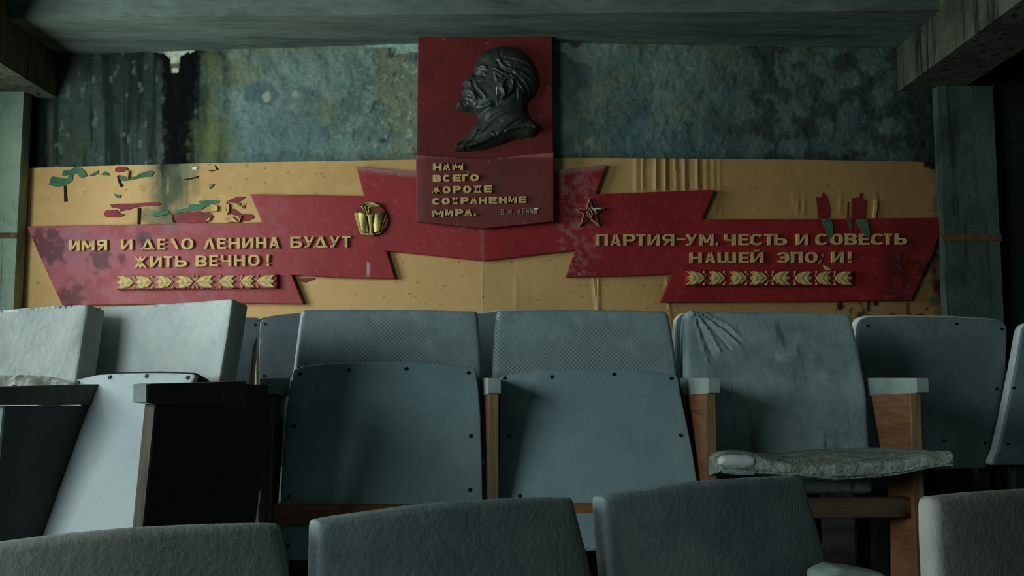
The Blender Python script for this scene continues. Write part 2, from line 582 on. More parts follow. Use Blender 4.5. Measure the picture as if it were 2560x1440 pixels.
def gridmesh(name, mat, xs, ys, off, colfn=None, hfn=None, parent=None, thick=None, loc=None, smooth=60):
    X, Y = np.meshgrid(xs, ys)
    H = off + (hfn(X, Y) if hfn is not None else 0 * X)
    P = wallpt(X, Y, H)
    ny, nx = X.shape
    V = P.reshape(-1, 3)
    idx = np.arange(nx * ny).reshape(ny, nx)
    q = np.stack([idx[1:, :-1], idx[1:, 1:], idx[:-1, 1:], idx[:-1, :-1]], -1).reshape(-1, 4)
    faces = [tuple(t) for t in q]
    col = colfn(X, Y).reshape(-1, 3) if colfn is not None else None
    if thick is not None:
        ring = list(idx[0, :]) + list(idx[1:, -1]) + list(idx[-1, -2::-1]) + list(idx[-2:0, 0])
        Pb = wallpt(X, Y, np.full(X.shape, off - thick)).reshape(-1, 3)
        k = len(V)
        V = np.concatenate([V, Pb[ring]])
        n = len(ring)
        for i in range(n):
            j = (i + 1) % n
            faces.append((ring[i], ring[j], k + j, k + i))
        faces.append(tuple(range(k, k + n)))
        if col is not None: col = np.concatenate([col, col[ring]])
    return build(name, V, faces, mat, parent, None, None, col, smooth, loc)


def blot(X, Y, cx, cy, rx, ry, seed, rough=0.5, soft=0.25, sc=22):
    """irregular patch, 0..1"""
    d = np.hypot((X - cx) / rx, (Y - cy) / ry)
    d = d + (fbm(X, Y, sc, 4, seed) - 0.5) * 2 * rough
    return 1 - sstep(1 - soft, 1 + soft, d)


def polymask(X, Y, poly, amp=3, seed=1, soft=1.5, sc=10):
    q = np.stack([X.ravel() + (fbm(X, Y, sc, 3, seed).ravel() - .5) * 2 * amp,
                  Y.ravel() + (fbm(X, Y, sc, 3, seed + 1).ravel() - .5) * 2 * amp], -1)
    ins = inside(q, poly)
    d = dist_poly(q, poly)
    d = np.where(ins, d, -d).reshape(X.shape)
    return sstep(-soft, soft, d)


def lerp(c, t, f):
    f = np.clip(f, 0, 1)[..., None]
    return c * (1 - f) + np.asarray(t) * f


TPATCH = [(374, 119), (488, 118), (487, 127), (477, 132), (470, 130), (461, 136), (451, 139), (449, 150), (447, 168),
          (446, 182), (430, 182), (427, 160), (424, 145), (414, 136), (408, 131), (386, 129)]
MINT = [(917, 84), (985, 80), (990, 72), (1046, 70), (1046, 128), (1022, 131), (990, 133), (992, 120), (960, 117), (921, 119), (915, 100)]
RPEEL = [(1383, 70), (1600, 78), (1700, 84), (1690, 100), (1600, 104), (1540, 118), (1500, 140), (1487, 190), (1478, 170), (1470, 158),
         (1440, 156), (1424, 142), (1410, 130), (1383, 126)]


def wallcol(X, Y):
    n1 = fbm(X, Y, 120, 4, 1); n2 = fbm(X, Y, 34, 4, 2); n3 = fbm(X, Y, 9, 4, 3); st = fbm(X, Y, 26, 4, 4, 0.45, 7.0)
    c = np.zeros(X.shape + (3,)) + lin(112, 134, 126)
    c = lerp(c, lin(86, 108, 100), sstep(.42, .66, n1) * .8)
    c = lerp(c, lin(134, 150, 138), sstep(.5, .72, n2) * .55)
    c = lerp(c, lin(126, 128, 92), sstep(.52, .72, fbm(X, Y, 90, 4, 5)) * .55)
    # ochre-green band under the beam, patchily peeled
    c = lerp(c, lin(122, 120, 84), (1 - sstep(92, 150, Y + (n2 - .5) * 60)) * .7)
    # bluish washed right half
    c = lerp(c, lin(88, 112, 110), sstep(1500, 1700, X) * sstep(.45, .6, n1) * .6)
    # pale flecks where the paint has chipped
    c = lerp(c, lin(165, 178, 162), sstep(.69, .74, n3) * (.2 + .5 * sstep(820, 1000, X) * (1 - sstep(1035, 1050, X))))
    c = lerp(c, lin(40, 52, 46), sstep(.66, .75, fbm(X, Y, 13, 4, 9, 1, 1.8)) * .75 * (.35 + .65 * sstep(850, 960, X) * (1 - sstep(1040, 1060, X))))
    # mould running down the left bay
    left = 1 - sstep(500, 600, X + (n2 - .5) * 90)
    c = lerp(c, lin(36, 48, 40), left * .8)
    c = lerp(c, lin(24, 32, 28), left * sstep(.45, .62, st) * .8)
    c = lerp(c, lin(30, 40, 32), blot(X, Y, 330, 215, 70, 120, 21, .5) * .5)
    c = lerp(c, lin(104, 120, 106), left * sstep(.68, .74, fbm(X, Y, 14, 4, 23, 1, 2.0)) * .6)
    # soot-black corner and strip
    c = lerp(c, lin(12, 14, 16), (1 - sstep(112, 150, X + (st - .5) * 50)) * .95)
    c = lerp(c, lin(84, 92, 70), np.exp(-((X - 127 + (st - .5) * 10) / 6.0) ** 2) * sstep(230, 300, Y) * .6)
    strip = sstep(398, 418, X + (n3 - .5) * 34 + (st - .5) * 20) * (1 - sstep(487, 506, X + (n3 - .5) * 30 + (Y - 150) * .09))
    c = lerp(c, lin(9, 10, 13), strip * .97)
    tee = sstep(300, 360, X + (n3 - .5) * 40) * (1 - sstep(520, 560, X + (n3 - .5) * 40)) * (1 - sstep(135, 190, Y + (n2 - .5) * 90 + np.abs(X - 445) * .35))
    c = lerp(c, lin(12, 15, 14), tee * .95)
    c = lerp(c, lin(70, 76, 70), np.exp(-((X - 471 + (n3 - .5) * 8) / 3.5) ** 2) * sstep(330, 352, Y) * sstep(.4, .5, n3) * .8)
    c = lerp(c, lin(196, 204, 178), polymask(X, Y, TPATCH, 2.5, 31, 1.2))
    c = lerp(c, lin(96, 92, 66), ((Y > 159) & (Y < 167) & (X > 427) & (X < 449)) * .9)
    c = lerp(c, lin(30, 34, 28), ((Y > 167) & (Y < 171) & (X > 424) & (X < 452)) * .9)
    # mossy stain right of the strip
    c = lerp(c, lin(92, 100, 50), blot(X, Y, 540, 350, 55, 60, 41, .5, .5) * .6)
    c = lerp(c, lin(116, 120, 82), np.exp(-((X - 530) / 13.0) ** 2) * .5 * sstep(95, 130, Y))
    c = lerp(c, lin(72, 98, 100), blot(X, Y, 650, 232, 40, 30, 43, .5, .2) * .7)
    c = lerp(c, lin(160, 170, 150), blot(X, Y, 667, 243, 10, 13, 44, .4, .2) + blot(X, Y, 738, 236, 8, 10, 45, .4, .2) * .7)
    c = lerp(c, lin(84, 106, 110), blot(X, Y, 690, 340, 110, 60, 46, .4, .5) * .5)
    # sharp mint patch and the peeled area right of the portrait
    c = lerp(c, lin(150, 176, 160), polymask(X, Y, MINT, 2, 51, 1.0))
    under = polymask(X, Y, RPEEL, 4, 61, 1.5)
    c = lerp(c, lin(124, 142, 128), under * .85)
    c = lerp(c, lin(58, 78, 82), (1 - under) * (1 - sstep(1440, 1500, X + (n2 - .5) * 90)) * sstep(1380, 1384, X) * (1 - sstep(190, 330, Y)) * .6)
    c = lerp(c, lin(70, 62, 40), blot(X, Y, 1436, 104, 14, 14, 63, .5, .2) * .8)
    c = lerp(c, lin(150, 166, 160), sstep(.6, .72, fbm(X, Y, 16, 4, 65, .6, 2.5)) * sstep(1400, 1440, X) * (1 - sstep(1560, 1700, X)) * sstep(250, 360, Y) * .6)
    c = lerp(c, lin(60, 92, 100), blot(X, Y, 1570, 320, 60, 90, 66, .4, .5) * .5)
    c = lerp(c, lin(62, 76, 74), sstep(1560, 1900, X) * .6)  # weaker light on the right put into the wall colour
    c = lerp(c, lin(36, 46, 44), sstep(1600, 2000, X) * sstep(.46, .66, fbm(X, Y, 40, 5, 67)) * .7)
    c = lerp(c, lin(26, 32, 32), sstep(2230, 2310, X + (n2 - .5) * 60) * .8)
    c = lerp(c, lin(36, 48, 40), sstep(372, 396, Y + (n3 - .5) * 22) * sstep(500, 560, X) * .35)
    return c


def wallh(X, Y):
    n = fbm(X, Y, 13, 4, 3)
    h = -0.004 * sstep(.52, .56, fbm(X, Y, 30, 4, 2)) + 0.004 * (n - .5) + 0.006 * (fbm(X, Y, 50, 3, 8) - .5)
    h = h + 0.003 * polymask(X, Y, MINT, 2, 51, 1.5) + 0.003 * polymask(X, Y, RPEEL, 4, 61, 2)
    return h * ((Y > 40) & (Y < 440))


xs = np.concatenate([np.linspace(-250, 84, 16), np.arange(88, 2356, 4.0), np.linspace(2360, 2900, 20)])
xs[np.argmin(np.abs(xs - FX))] = FX
ys = np.concatenate([[-420, -60, 30], np.arange(56, 432, 4.0), [450, 600, 780, 1000, 1260]])
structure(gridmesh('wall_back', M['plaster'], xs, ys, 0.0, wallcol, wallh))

# floor: upper level carrying the seats, lower level in front
fl = boxes('floor', M['floor'], [(-3.1, 3.3, 1.93, 5.5, -0.10, 0.0), (-3.1, 3.3, 1.90, 1.93, -0.55, 0.0), (-3.1, 3.3, -3.2, 1.90, -0.55, -0.45)])
structure(fl)
structure(boxes('ceiling', M['sidewall'], [(-3.1, 3.3, -3.2, 5.5, 2.95, 3.05)]))
structure(boxes('wall_right', M['sidewall'], [(3.0, 3.12, -3.2, 5.5, -0.5, 3.0)]))
fx0, fx1, fz0, fz1 = FRONT_FILL
structure(boxes('wall_front', M['sidewall'], [(-2.98, fx0, -3.19, -3.15, -0.5, 3.0), (fx1, 3.0, -3.19, -3.15, -0.5, 3.0), (fx0, fx1, -3.19, -3.15, -0.5, fz0), (fx0, fx1, -3.19, -3.15, fz1, 3.0)]))
structure(boxes('window_3', M['frame'], [(fx0, fx0 + .05, -3.185, -3.155, fz0, fz1), (fx1 - .05, fx1, -3.185, -3.155, fz0, fz1), (fx0 + .05, fx1 - .05, -3.185, -3.155, fz0, fz0 + .05), (fx0 + .05, fx1 - .05, -3.185, -3.155, fz1 - .05, fz1)]))  # frame around the added fill opening
# window wall on the left with two openings
wl = []
ys_ = [-3.2] + [v for w in sorted(WINDOWS) for v in w[:2]] + [5.5]
for i in range(0, len(ys_), 2):
    wl.append((-3.02, -2.98, ys_[i], ys_[i + 1], -0.5, 3.0))
for w in WINDOWS:
    wl.append((-3.02, -2.98, w[0], w[1], -0.5, w[2]))
    wl.append((-3.02, -2.98, w[0], w[1], w[3], 3.0))
structure(boxes('wall_left', M['sidewall'], wl))
for i, w in enumerate(WINDOWS):
    y0, y1, z0, z1 = w
    t = 0.05
    fr_ = [(-3.015, -2.985, y0, y1, z0, z0 + t), (-3.015, -2.985, y0, y1, z1 - t, z1), (-3.015, -2.985, y0, y0 + t, z0 + t, z1 - t),
           (-3.015, -2.985, y1 - t, y1, z0 + t, z1 - t), (-3.01, -2.99, (y0 + y1) / 2 - .025, (y0 + y1) / 2 + .025, z0 + t, z1 - t)]
    structure(boxes('window_%d' % (i + 1), M['frame'], fr_))

# beam along the back wall (its underside shows), side beams on columns
ZS = 2.435
V = [(-2.53, 4.66, ZS), (2.12, 4.56, ZS), (2.10, 5.17, ZS - .005), (p0[0], 5.02, ZS), (-2.53, 5.27, ZS)]
V = np.array(V); n = len(V)
top = V + np.array([0, 0, 0.5])
structure(build('trim_1', np.concatenate([V, top]), [tuple(range(n - 1, -1, -1)), tuple(range(n, 2 * n))] +
                [(i, (i + 1) % n, n + (i + 1) % n, n + i) for i in range(n)], M['concrete'], smooth=0))
structure(boxes('trim_2', M['beamside'], [(-2.97, -2.53, -3.1, 5.27, 2.19, 2.95)]))
structure(boxes('trim_3', M['beamside'], [(2.10, 2.42, -3.1, 5.16, 2.19, 2.95)]))
cl = boxes('column', M['column'], [(-2.97, -2.655, 5.10, 5.19, 0.0, 2.19)], label='pale painted column at the left end of the slogan wall')
tag(cl, cat='column', kind='structure')
boxes('steel_strip', M['rust'], [(-2.975, -2.65, 5.094, 5.10, 1.385, 1.415)], cl)
cr = boxes('column', M['columnshaded'], [(2.268, 2.56, 4.99, 5.06, 0.0, 2.19)], label='column in shade-darkened green paint right of the ochre board')
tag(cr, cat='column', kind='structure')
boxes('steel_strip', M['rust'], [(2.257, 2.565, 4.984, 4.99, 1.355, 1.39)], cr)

# ================================================================== WALL DISPLAY
TOPX = [50, 55, 500, 1040, 1208, 1500, 1900, 2240, 2330, 2366]
TOPY = [421, 420, 408, 399, 396, 395, 398, 403, 406, 408]


def ochrecol(X, Y):
    n1 = fbm(X, Y, 150, 4, 101); n2 = fbm(X, Y, 25, 4, 102); st = fbm(X, Y, 14, 4, 104, 0.5, 8); n3 = fbm(X, Y, 7, 3, 105)
    c = np.zeros(X.shape + (3,)) + lin(206, 164, 106)
    c = lerp(c, lin(192, 148, 90), sstep(.4, .7, n1) * .6)
    c = lerp(c, lin(214, 178, 116), sstep(.5, .7, n2) * .25)
    # pale join and bumpy line right of it
    c = lerp(c, lin(200, 180, 140), np.exp(-((X - 1207) / 5.0) ** 2) * .6)
    c = lerp(c, lin(222, 190, 120), np.exp(-((X - 1290) / 2.5) ** 2) * sstep(.4, .6, n3) * .6)
    c = lerp(c, lin(150, 112, 66), sstep(1520, 1640, X + (n1 - .5) * 160 + (Y - 480) * -.25) * .45)  # light falloff to the right painted in as browner ochre
    c = lerp(c, lin(112, 84, 50), sstep(1950, 2300, X + (n1 - .5) * 200) * .5)  # dimmer light at the far right end painted in too
    # black water stain under the wet strip
    w = np.exp(-((X - 430) / 48.0) ** 2) * (1 - sstep(430, 575, Y + (n2 - .5) * 120))
    s = sstep(.40, .58, st + w * .22) * w
    c = lerp(c, lin(44, 56, 42), np.clip(s * 1.25, 0, .95))
    s2 = (np.exp(-((X - 407 - (Y - 440) * .02 + (n2 - .5) * 18) / 9.0) ** 2) * (1 - sstep(520, 570, Y)) +
          np.exp(-((X - 446 + (Y - 400) * .10 + (n2 - .5) * 18) / 6.5) ** 2) * (1 - sstep(460, 500, Y)))
    c = lerp(c, lin(20, 26, 24), np.clip(s2, 0, 1) * .92)
    c = lerp(c, lin(86, 96, 60), blot(X, Y, 430, 490, 60, 50, 107, .7, .5, 16) * .55)
    c = lerp(c, lin(54, 72, 50), blot(X, Y, 400, 545, 55, 26, 108, .7, .4, 16) * .6)
    c = lerp(c, lin(120, 124, 88), blot(X, Y, 470, 425, 34, 22, 110, .6, .5) * .7)
    # grubby specks
    c = lerp(c, lin(70, 52, 30), sstep(.81, .85, fbm(X, Y, 7, 3, 111)) * .7)
    # torn dark right end
    e = sstep(2318, 2346, X + (n2 - .5) * 50)
    c = lerp(c, lin(96, 84, 50), e * .7)
    c = lerp(c, lin(26, 42, 46), e * sstep(.5, .58, fbm(X, Y, 22, 4, 113)) * .9)
    c = lerp(c, lin(34, 24, 16), polymask(X, Y, [(2305, 380), (2380, 380), (2380, 470), (2355, 440), (2338, 425), (2312, 420)], 4, 115))
    c = lerp(c, lin(70, 22, 24), blot(X, Y, 2342, 716, 16, 22, 116, .5, .2) * .9)
    c = lerp(c, lin(60, 84, 62), blot(X, Y, 2338, 748, 12, 14, 117, .5, .2) * .8)
    c = lerp(c, lin(24, 36, 52), blot(X, Y, 2312, 668, 9, 22, 118, .5, .2) * .9)
    c = lerp(c, lin(60, 26, 24), blot(X, Y, 2340, 640, 26, 8, 119, .5, .3) * .9)
    # flaked lower edge on the right
    low = sstep(2060, 2110, X) * sstep(745, 762, Y) * sstep(.55, .62, fbm(X, Y, 16, 4, 120, 1, 1.6))
    c = lerp(c, lin(54, 48, 34), low * .85)
    return c


RID = [(1590, 4, 8), (1597, 3, 5), (1608, 4, 7), (1640, 5, 11), (1664, 4, 12), (1672, 3, -7), (1690, 4, 9), (1712, 4, 10),
       (1722, 3, -6), (1744, 5, 11), (1754, 3, -5), (1766, 3, 6), (1786, 3, 5), (1800, 3, 4)]


def ochreh(X, Y):
    h = 0.010 * (fbm(X, Y, 260, 2, 131) - .5) + 0.001 * (fbm(X, Y, 18, 3, 132) - .5)
    up = (1 - sstep(470, 490, Y))
    for x, w, a in RID:
        wob = 4 * (fbm(X * 0 + x, Y, 60, 2, 133) - .5)
        h = h + up * a * 0.001 * np.exp(-((X - x - wob) / w) ** 2)
    dn = sstep(684, 700, Y)
    for x, w, a, k in ((1484, 3, 7, 0.10), (1497, 3, 8, 0.0), (1668, 4, 7, .06), (1290, 3, 2.5, 0)):
        xx = x + (Y - 690) * k
        h = h + dn * a * 0.001 * np.exp(-((X - xx) / w) ** 2)
    for x, y, w, a in ((1995, 510, 4, 7), (2010, 515, 4, 6), (1985, 500, 3, 5), (2102, 510, 3, 6), (2190, 515, 4, 7), (2200, 510, 3, -5), (1790, 525, 4, 6), (1802, 530, 3, 5)):
        h = h + a * 0.001 * np.exp(-((X - x) / w) ** 2 - ((Y - y) / 22.0) ** 2)
    h = h + 0.006 * sstep(2310, 2346, X) * (fbm(X, Y, 14, 3, 134) - .4)
    return h


RBL = [(890, 415), (1100, 436), (1208, 447), (1208, 652), (966, 627), (988, 697), (850, 694), (729, 687), (758, 760), (640, 758), (400, 761), (155, 763),
       (110, 665), (67, 566), (240, 563), (400, 560), (655, 556), (625, 485), (910, 490)]
RBR = [(1208, 447), (1392, 425), (1517, 411), (1490, 485), (1600, 481), (1788, 474), (1755, 548), (2050, 547), (2364, 544), (2330, 640), (2278, 751), (2000, 754), (1651, 756),
       (1681, 684), (1550, 690), (1414, 693), (1439, 625), (1208, 652)]

def ochre_board(name_, x0, x1, label):
    xs = np.arange(x0, x1 + .1, 4.0); xs[-1] = x1
    rows = []
    ts = np.concatenate([np.linspace(0, 1, 100), [1.25, 1.6]])
    X = np.repeat(xs[None, :], len(ts), 0)
    ty = np.interp(xs, TOPX, TOPY)
    Y = ty[None, :] + ts[:, None] * (790 - ty[None, :])
    H = 0.016 + ochreh(X, Y) * (1 - .75 * ((polymask(X, Y, RBL, 0.01) + polymask(X, Y, RBR, 0.01)) > .5))
    P = wallpt(X, Y, H)
    ny, nx = X.shape
    V = P.reshape(-1, 3)
    idx = np.arange(nx * ny).reshape(ny, nx)
    faces = [tuple(t) for t in np.stack([idx[1:, :-1], idx[1:, 1:], idx[:-1, 1:], idx[:-1, :-1]], -1).reshape(-1, 4)]
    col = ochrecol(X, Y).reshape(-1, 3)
    ring = list(idx[0, :]) + list(idx[1:, -1]) + list(idx[-1, -2::-1]) + list(idx[-2:0, 0])
    Pb = wallpt(X, Y, 0.004).reshape(-1, 3)
    k = len(V); V = np.concatenate([V, Pb[ring]]); n = len(ring)
    for i in range(n):
        faces.append((ring[i], ring[(i + 1) % n], k + (i + 1) % n, k + i))
    faces.append(tuple(range(k, k + n)))
    col = np.concatenate([col, col[ring]])
    o = build('backing_board', V, faces, M['ochre'], None, None, None, col, 50)
    return tag(o, label, 'board')


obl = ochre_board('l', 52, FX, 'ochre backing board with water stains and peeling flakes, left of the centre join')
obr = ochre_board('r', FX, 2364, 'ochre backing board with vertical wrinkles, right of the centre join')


def flake(poly, mat, parent, fr, name='paint_flake', lift=0.004, c0=0.0185, curl=None, label=None):
    """patch of bared or curled paint on the board"""
    def hf(a, b, d):
        if curl is None: return 0 * a
        return curl * np.exp(-(d / 0.012) ** 2)
    return slab(name, M[mat], fr, poly, c0 - 0.012, c0 + lift, 0.0008, hf if curl else None, None, 0.012, parent, label, insets=(1.0,))


# bared green and red underpaint, left board
GF = [[(122, 462), (127, 444), (131, 441), (150, 444), (168, 447), (172, 438), (178, 432), (172, 436), (160, 440), (154, 438), (158, 426), (176, 424),
       (186, 417), (202, 419), (214, 430), (217, 440), (204, 445), (199, 443), (188, 431), (182, 438), (180, 452), (172, 458), (160, 464), (140, 467)],
      [(222, 440), (226, 436), (245, 426), (246, 433), (234, 439)], [(253, 437), (260, 428), (273, 434), (272, 438)],
      [(294, 437), (302, 439), (318, 443), (340, 441), (345, 435), (360, 430), (376, 426), (384, 430), (380, 441), (360, 442), (335, 448), (310, 452), (302, 451)],
      [(284, 484), (294, 487), (302, 486), (300, 494), (290, 494)], [(522, 468), (528, 462), (536, 459), (532, 467), (524, 473)],
      [(436, 531), (440, 525), (470, 519), (473, 510), (490, 511), (500, 509), (494, 503), (520, 500), (548, 502), (546, 508), (532, 509), (514, 517), (505, 524), (492, 526), (470, 528), (438, 534)],
      [(380, 537), (394, 528), (420, 527), (424, 534), (398, 540), (384, 543)], [(590, 510), (598, 506), (604, 509), (600, 514)]]
RF = [[(287, 422), (294, 417), (305, 417), (316, 418), (320, 425), (325, 434), (321, 438), (316, 430), (308, 428), (296, 431), (288, 429)],
      [(275, 511), (296, 509), (330, 509), (360, 507), (392, 505), (404, 509), (396, 513), (358, 515), (336, 519), (320, 524), (298, 528), (300, 522), (278, 518)],
      [(259, 535), (264, 526), (278, 525), (290, 524), (298, 532), (312, 536), (300, 542), (280, 543), (264, 542)],
      [(430, 538), (445, 533), (480, 529), (505, 526), (518, 532), (530, 536), (526, 545), (518, 556), (480, 558), (440, 557), (433, 548)],
      [(568, 502), (592, 492), (614, 492), (604, 500), (590, 508), (575, 506)], [(575, 523), (585, 522), (602, 534), (630, 536), (637, 543), (620, 552), (600, 553), (596, 540), (578, 536)],
      [(602, 514), (612, 513), (613, 521), (606, 521)], [(747, 697), (765, 694), (787, 695), (786, 699), (772, 702), (764, 706), (752, 704)]]
OF = [[(322, 449), (316, 426), (324, 428)], [(476, 560), (483, 571), (493, 559), (490, 566), (487, 580), (481, 578)],
      [(504, 529), (530, 511), (545, 515), (545, 528), (520, 532)], [(562, 505), (574, 512), (574, 530), (568, 537), (564, 520)], [(560, 548), (580, 541), (597, 556), (570, 556)],
      [(598, 552), (606, 540), (600, 556)], [(514, 556), (530, 539), (524, 552)]]
DF = [[(159, 465), (164, 464), (167, 503), (160, 504)], [(292, 440), (297, 438), (300, 455), (306, 464), (301, 468), (294, 452)], [(344, 520), (350, 520), (348, 560), (343, 560)],
      [(454, 449), (480, 444), (496, 440), (494, 444), (470, 449)], [(536, 413), (545, 424), (540, 424)], [(518, 427), (541, 425), (530, 428)],
      [(428, 534), (434, 540), (440, 556), (432, 556)], [(735, 690), (742, 712), (757, 738), (748, 722)]]
for q in GF: flake(q, 'greenflake', obl, WL, 'peeled_patch')
for q in RF: flake(q, 'redflake', obl, WL, 'peeled_patch', 0.0045)
for q in OF: flake(q, 'ochreflake', obl, WL, 'paint_curl', 0.006, 0.0185, 0.010)
for q in DF: flake(q, 'darkflake', obl, WL, 'peeled_patch', 0.005)
flake([(480, 419), (488, 415), (495, 419), (490, 424), (481, 424)], 'whitepaint', obl, WL, 'paint_flake', 0.005)
# right board
for q in [[(2040, 492), (2052, 495), (2058, 480), (2068, 492), (2076, 520), (2074, 546), (2046, 546)],
          [(2130, 495), (2148, 493), (2149, 484), (2157, 482), (2156, 496), (2167, 503), (2164, 546), (2128, 546)], [(2119, 504), (2122, 504), (2121, 546), (2117, 546)]]:
    flake(q, 'redflake', obr, WR, 'peeled_patch', 0.004)
flake([(2183, 532), (2187, 500), (2192, 500), (2192, 520), (2188, 546), (2183, 546)], 'ochreflake', obr, WR, 'paint_curl', 0.006, .0185, .008)
flake([(2094, 762), (2102, 752), (2108, 766), (2098, 774)], 'darkflake', obr, WR, 'peeled_patch', 0.005)
flake([(2186, 752), (2195, 756), (2192, 764), (2184, 762)], 'darkflake', obr, WR, 'peeled_patch', 0.005)
flake([(2169, 754), (2174, 754), (2172, 778), (2168, 774)], 'darkflake', obr, WR, 'peeled_patch', 0.005)


# ---------------------------------------------------------------- red boards
def redcol(X, Y):
    n1 = fbm(X, Y, 110, 4, 201); n2 = fbm(X, Y, 22, 4, 202); n3 = fbm(X, Y, 6, 3, 203)
    c = np.zeros(X.shape + (3,)) + lin(152, 38, 40)
    c = lerp(c, lin(134, 30, 34), sstep(.4, .65, n1) * .7)
    lft = 1 - sstep(380, 900, X + (n1 - .5) * 300)
    c = lerp(c, lin(164, 92, 96), lft * (.30 + .40 * sstep(.35, .65, n2)))          # dust bloom, and the brighter left light painted in as pink
    c = lerp(c, lin(150, 96, 110), blot(X, Y, 140, 610, 90, 60, 205, .5, .6) * .5)
    dk = (blot(X, Y, 120, 615, 45, 45, 206, .9, .25, 14) + blot(X, Y, 250, 650, 28, 30, 207, .9, .25, 12) +
          blot(X, Y, 180, 745, 26, 40, 208, .9, .25, 12) + blot(X, Y, 360, 602, 22, 26, 209, .8, .25, 12) + blot(X, Y, 305, 645, 10, 12, 210, .8, .2, 9))
    c = lerp(c, lin(74, 22, 30), np.clip(dk, 0, 1) * .8)
    c = lerp(c, lin(40, 10, 10), blot(X, Y, 360, 605, 9, 12, 211, .5, .2, 9) * .9)
    c = lerp(c, lin(84, 84, 84), blot(X, Y, 430, 572, 26, 12, 212, .5, .6) * .35)
    c = lerp(c, lin(170, 130, 130), sstep(.735, .77, n3) * (.15 + .45 * sstep(1385, 1400, X) * (1 - sstep(1440, 1500, X))))
    c = lerp(c, lin(150, 120, 116), sstep(1384, 1400, X) * (1 - sstep(1440, 1520, X + (n2 - .5) * 60)) * sstep(.5, .62, fbm(X, Y, 9, 4, 214)) * .55)
    # dusty upper edges of the centre piece
    te = np.where(X < FX, 415 + (X - 890) * .1, 411 - (X - 1515) * .117)
    c = lerp(c, lin(150, 130, 122), (1 - sstep(3, 18, Y - te + (n3 - .5) * 14)) * (X > 885) * (X < 1520) * .7)
    # flaking right end
    rt = sstep(2190, 2260, X + (n2 - .5) * 60) * sstep(600, 640, Y)
    c = lerp(c, lin(60, 16, 20), rt * sstep(.48, .56, n2) * .8)
    c = lerp(c, lin(150, 100, 96), rt * sstep(.68, .73, n3) * .5)
    c = lerp(c, lin(90, 30, 30), sstep(2180, 2240, X) * .5)
    c = lerp(c, lin(196, 170, 170), blot(X, Y, 921, 671, 3.5, 14, 215, .7, .3, 6) * .9)
    c = lerp(c, lin(180, 130, 130), np.exp(-((X - 1206) / 2.2) ** 2) * .35)
    return c


RC = 0.055                        # front of the ribbons, metres off the wall
rbl = slab('slogan_ribbon', M['red'], WL, RBL, 0.030, RC, 0.003, None, None, 0.012, None, colfn=redcol)
tag(rbl, 'red stepped ribbon board with raised slogan on the left half of the wall', 'sign')
rbr = slab('slogan_ribbon', M['red'], WR, RBR, 0.030, RC, 0.003, None, None, 0.012, None, colfn=redcol)
tag(rbr, 'red stepped ribbon board with raised slogan on the right half of the wall', 'sign')
for k, o in enumerate((rbl, rbr)):
    pass

# curled tongues of board paint hanging over the right ribbon
for pts, w in (([(2066, 547), (2068, 562), (2074, 590), (2075, 597)], (22, 24, 12, 2)), ([(2123, 547), (2124, 560), (2124, 576)], (11, 9, 2)),
               ([(2154, 548), (2156, 565), (2163, 582), (2170, 596)], (30, 26, 20, 3))):
    L = [(x - k / 2, y) for (x, y), k in zip(pts, w)]; R_ = [(x + k / 2, y) for (x, y), k in zip(pts, w)]
    pl_ = L + R_[::-1]
    ab0 = WR.hit([pts[0]], RC)[0]
    slab('paint_tongue', M['greenflake'], WR, pl_, RC + .002, RC + .006, 0.0008, None,
         lambda a, b, z=ab0[1]: 0.016 * np.sin(np.clip((z - b) / 0.10, 0, 1) * 2.4), 0.006, obr, insets=(1.0,))


# ---------------------------------------------------------------- lettering
def diag(xa, ya, xb, yb, w):
    return [(xa - w / 2, ya), (xa + w / 2, ya), (xb + w / 2, yb), (xb - w / 2, yb)]


def rct(a, b, c, d):
    return [(a, b), (c, b), (c, d), (a, d)]


def arc(cx, cy, rx, ry, wx, wy, t0, t1, n=14, e=2.5):
    """superelliptic stroke, angles in degrees clockwise from the right"""
    qs = []
    f = lambda t, X, Y: (cx + X * math.copysign(abs(math.cos(t)) ** (2 / e), math.cos(t)), cy + Y * math.copysign(abs(math.sin(t)) ** (2 / e), math.sin(t)))
    for k in range(n):
        a = rad(t0 + (t1 - t0) * k / n); b = rad(t0 + (t1 - t0) * (k + 1) / n)
        qs.append([f(a, rx, ry), f(b, rx, ry), f(b, rx - wx, ry - wy), f(a, rx - wx, ry - wy)])
    return qs


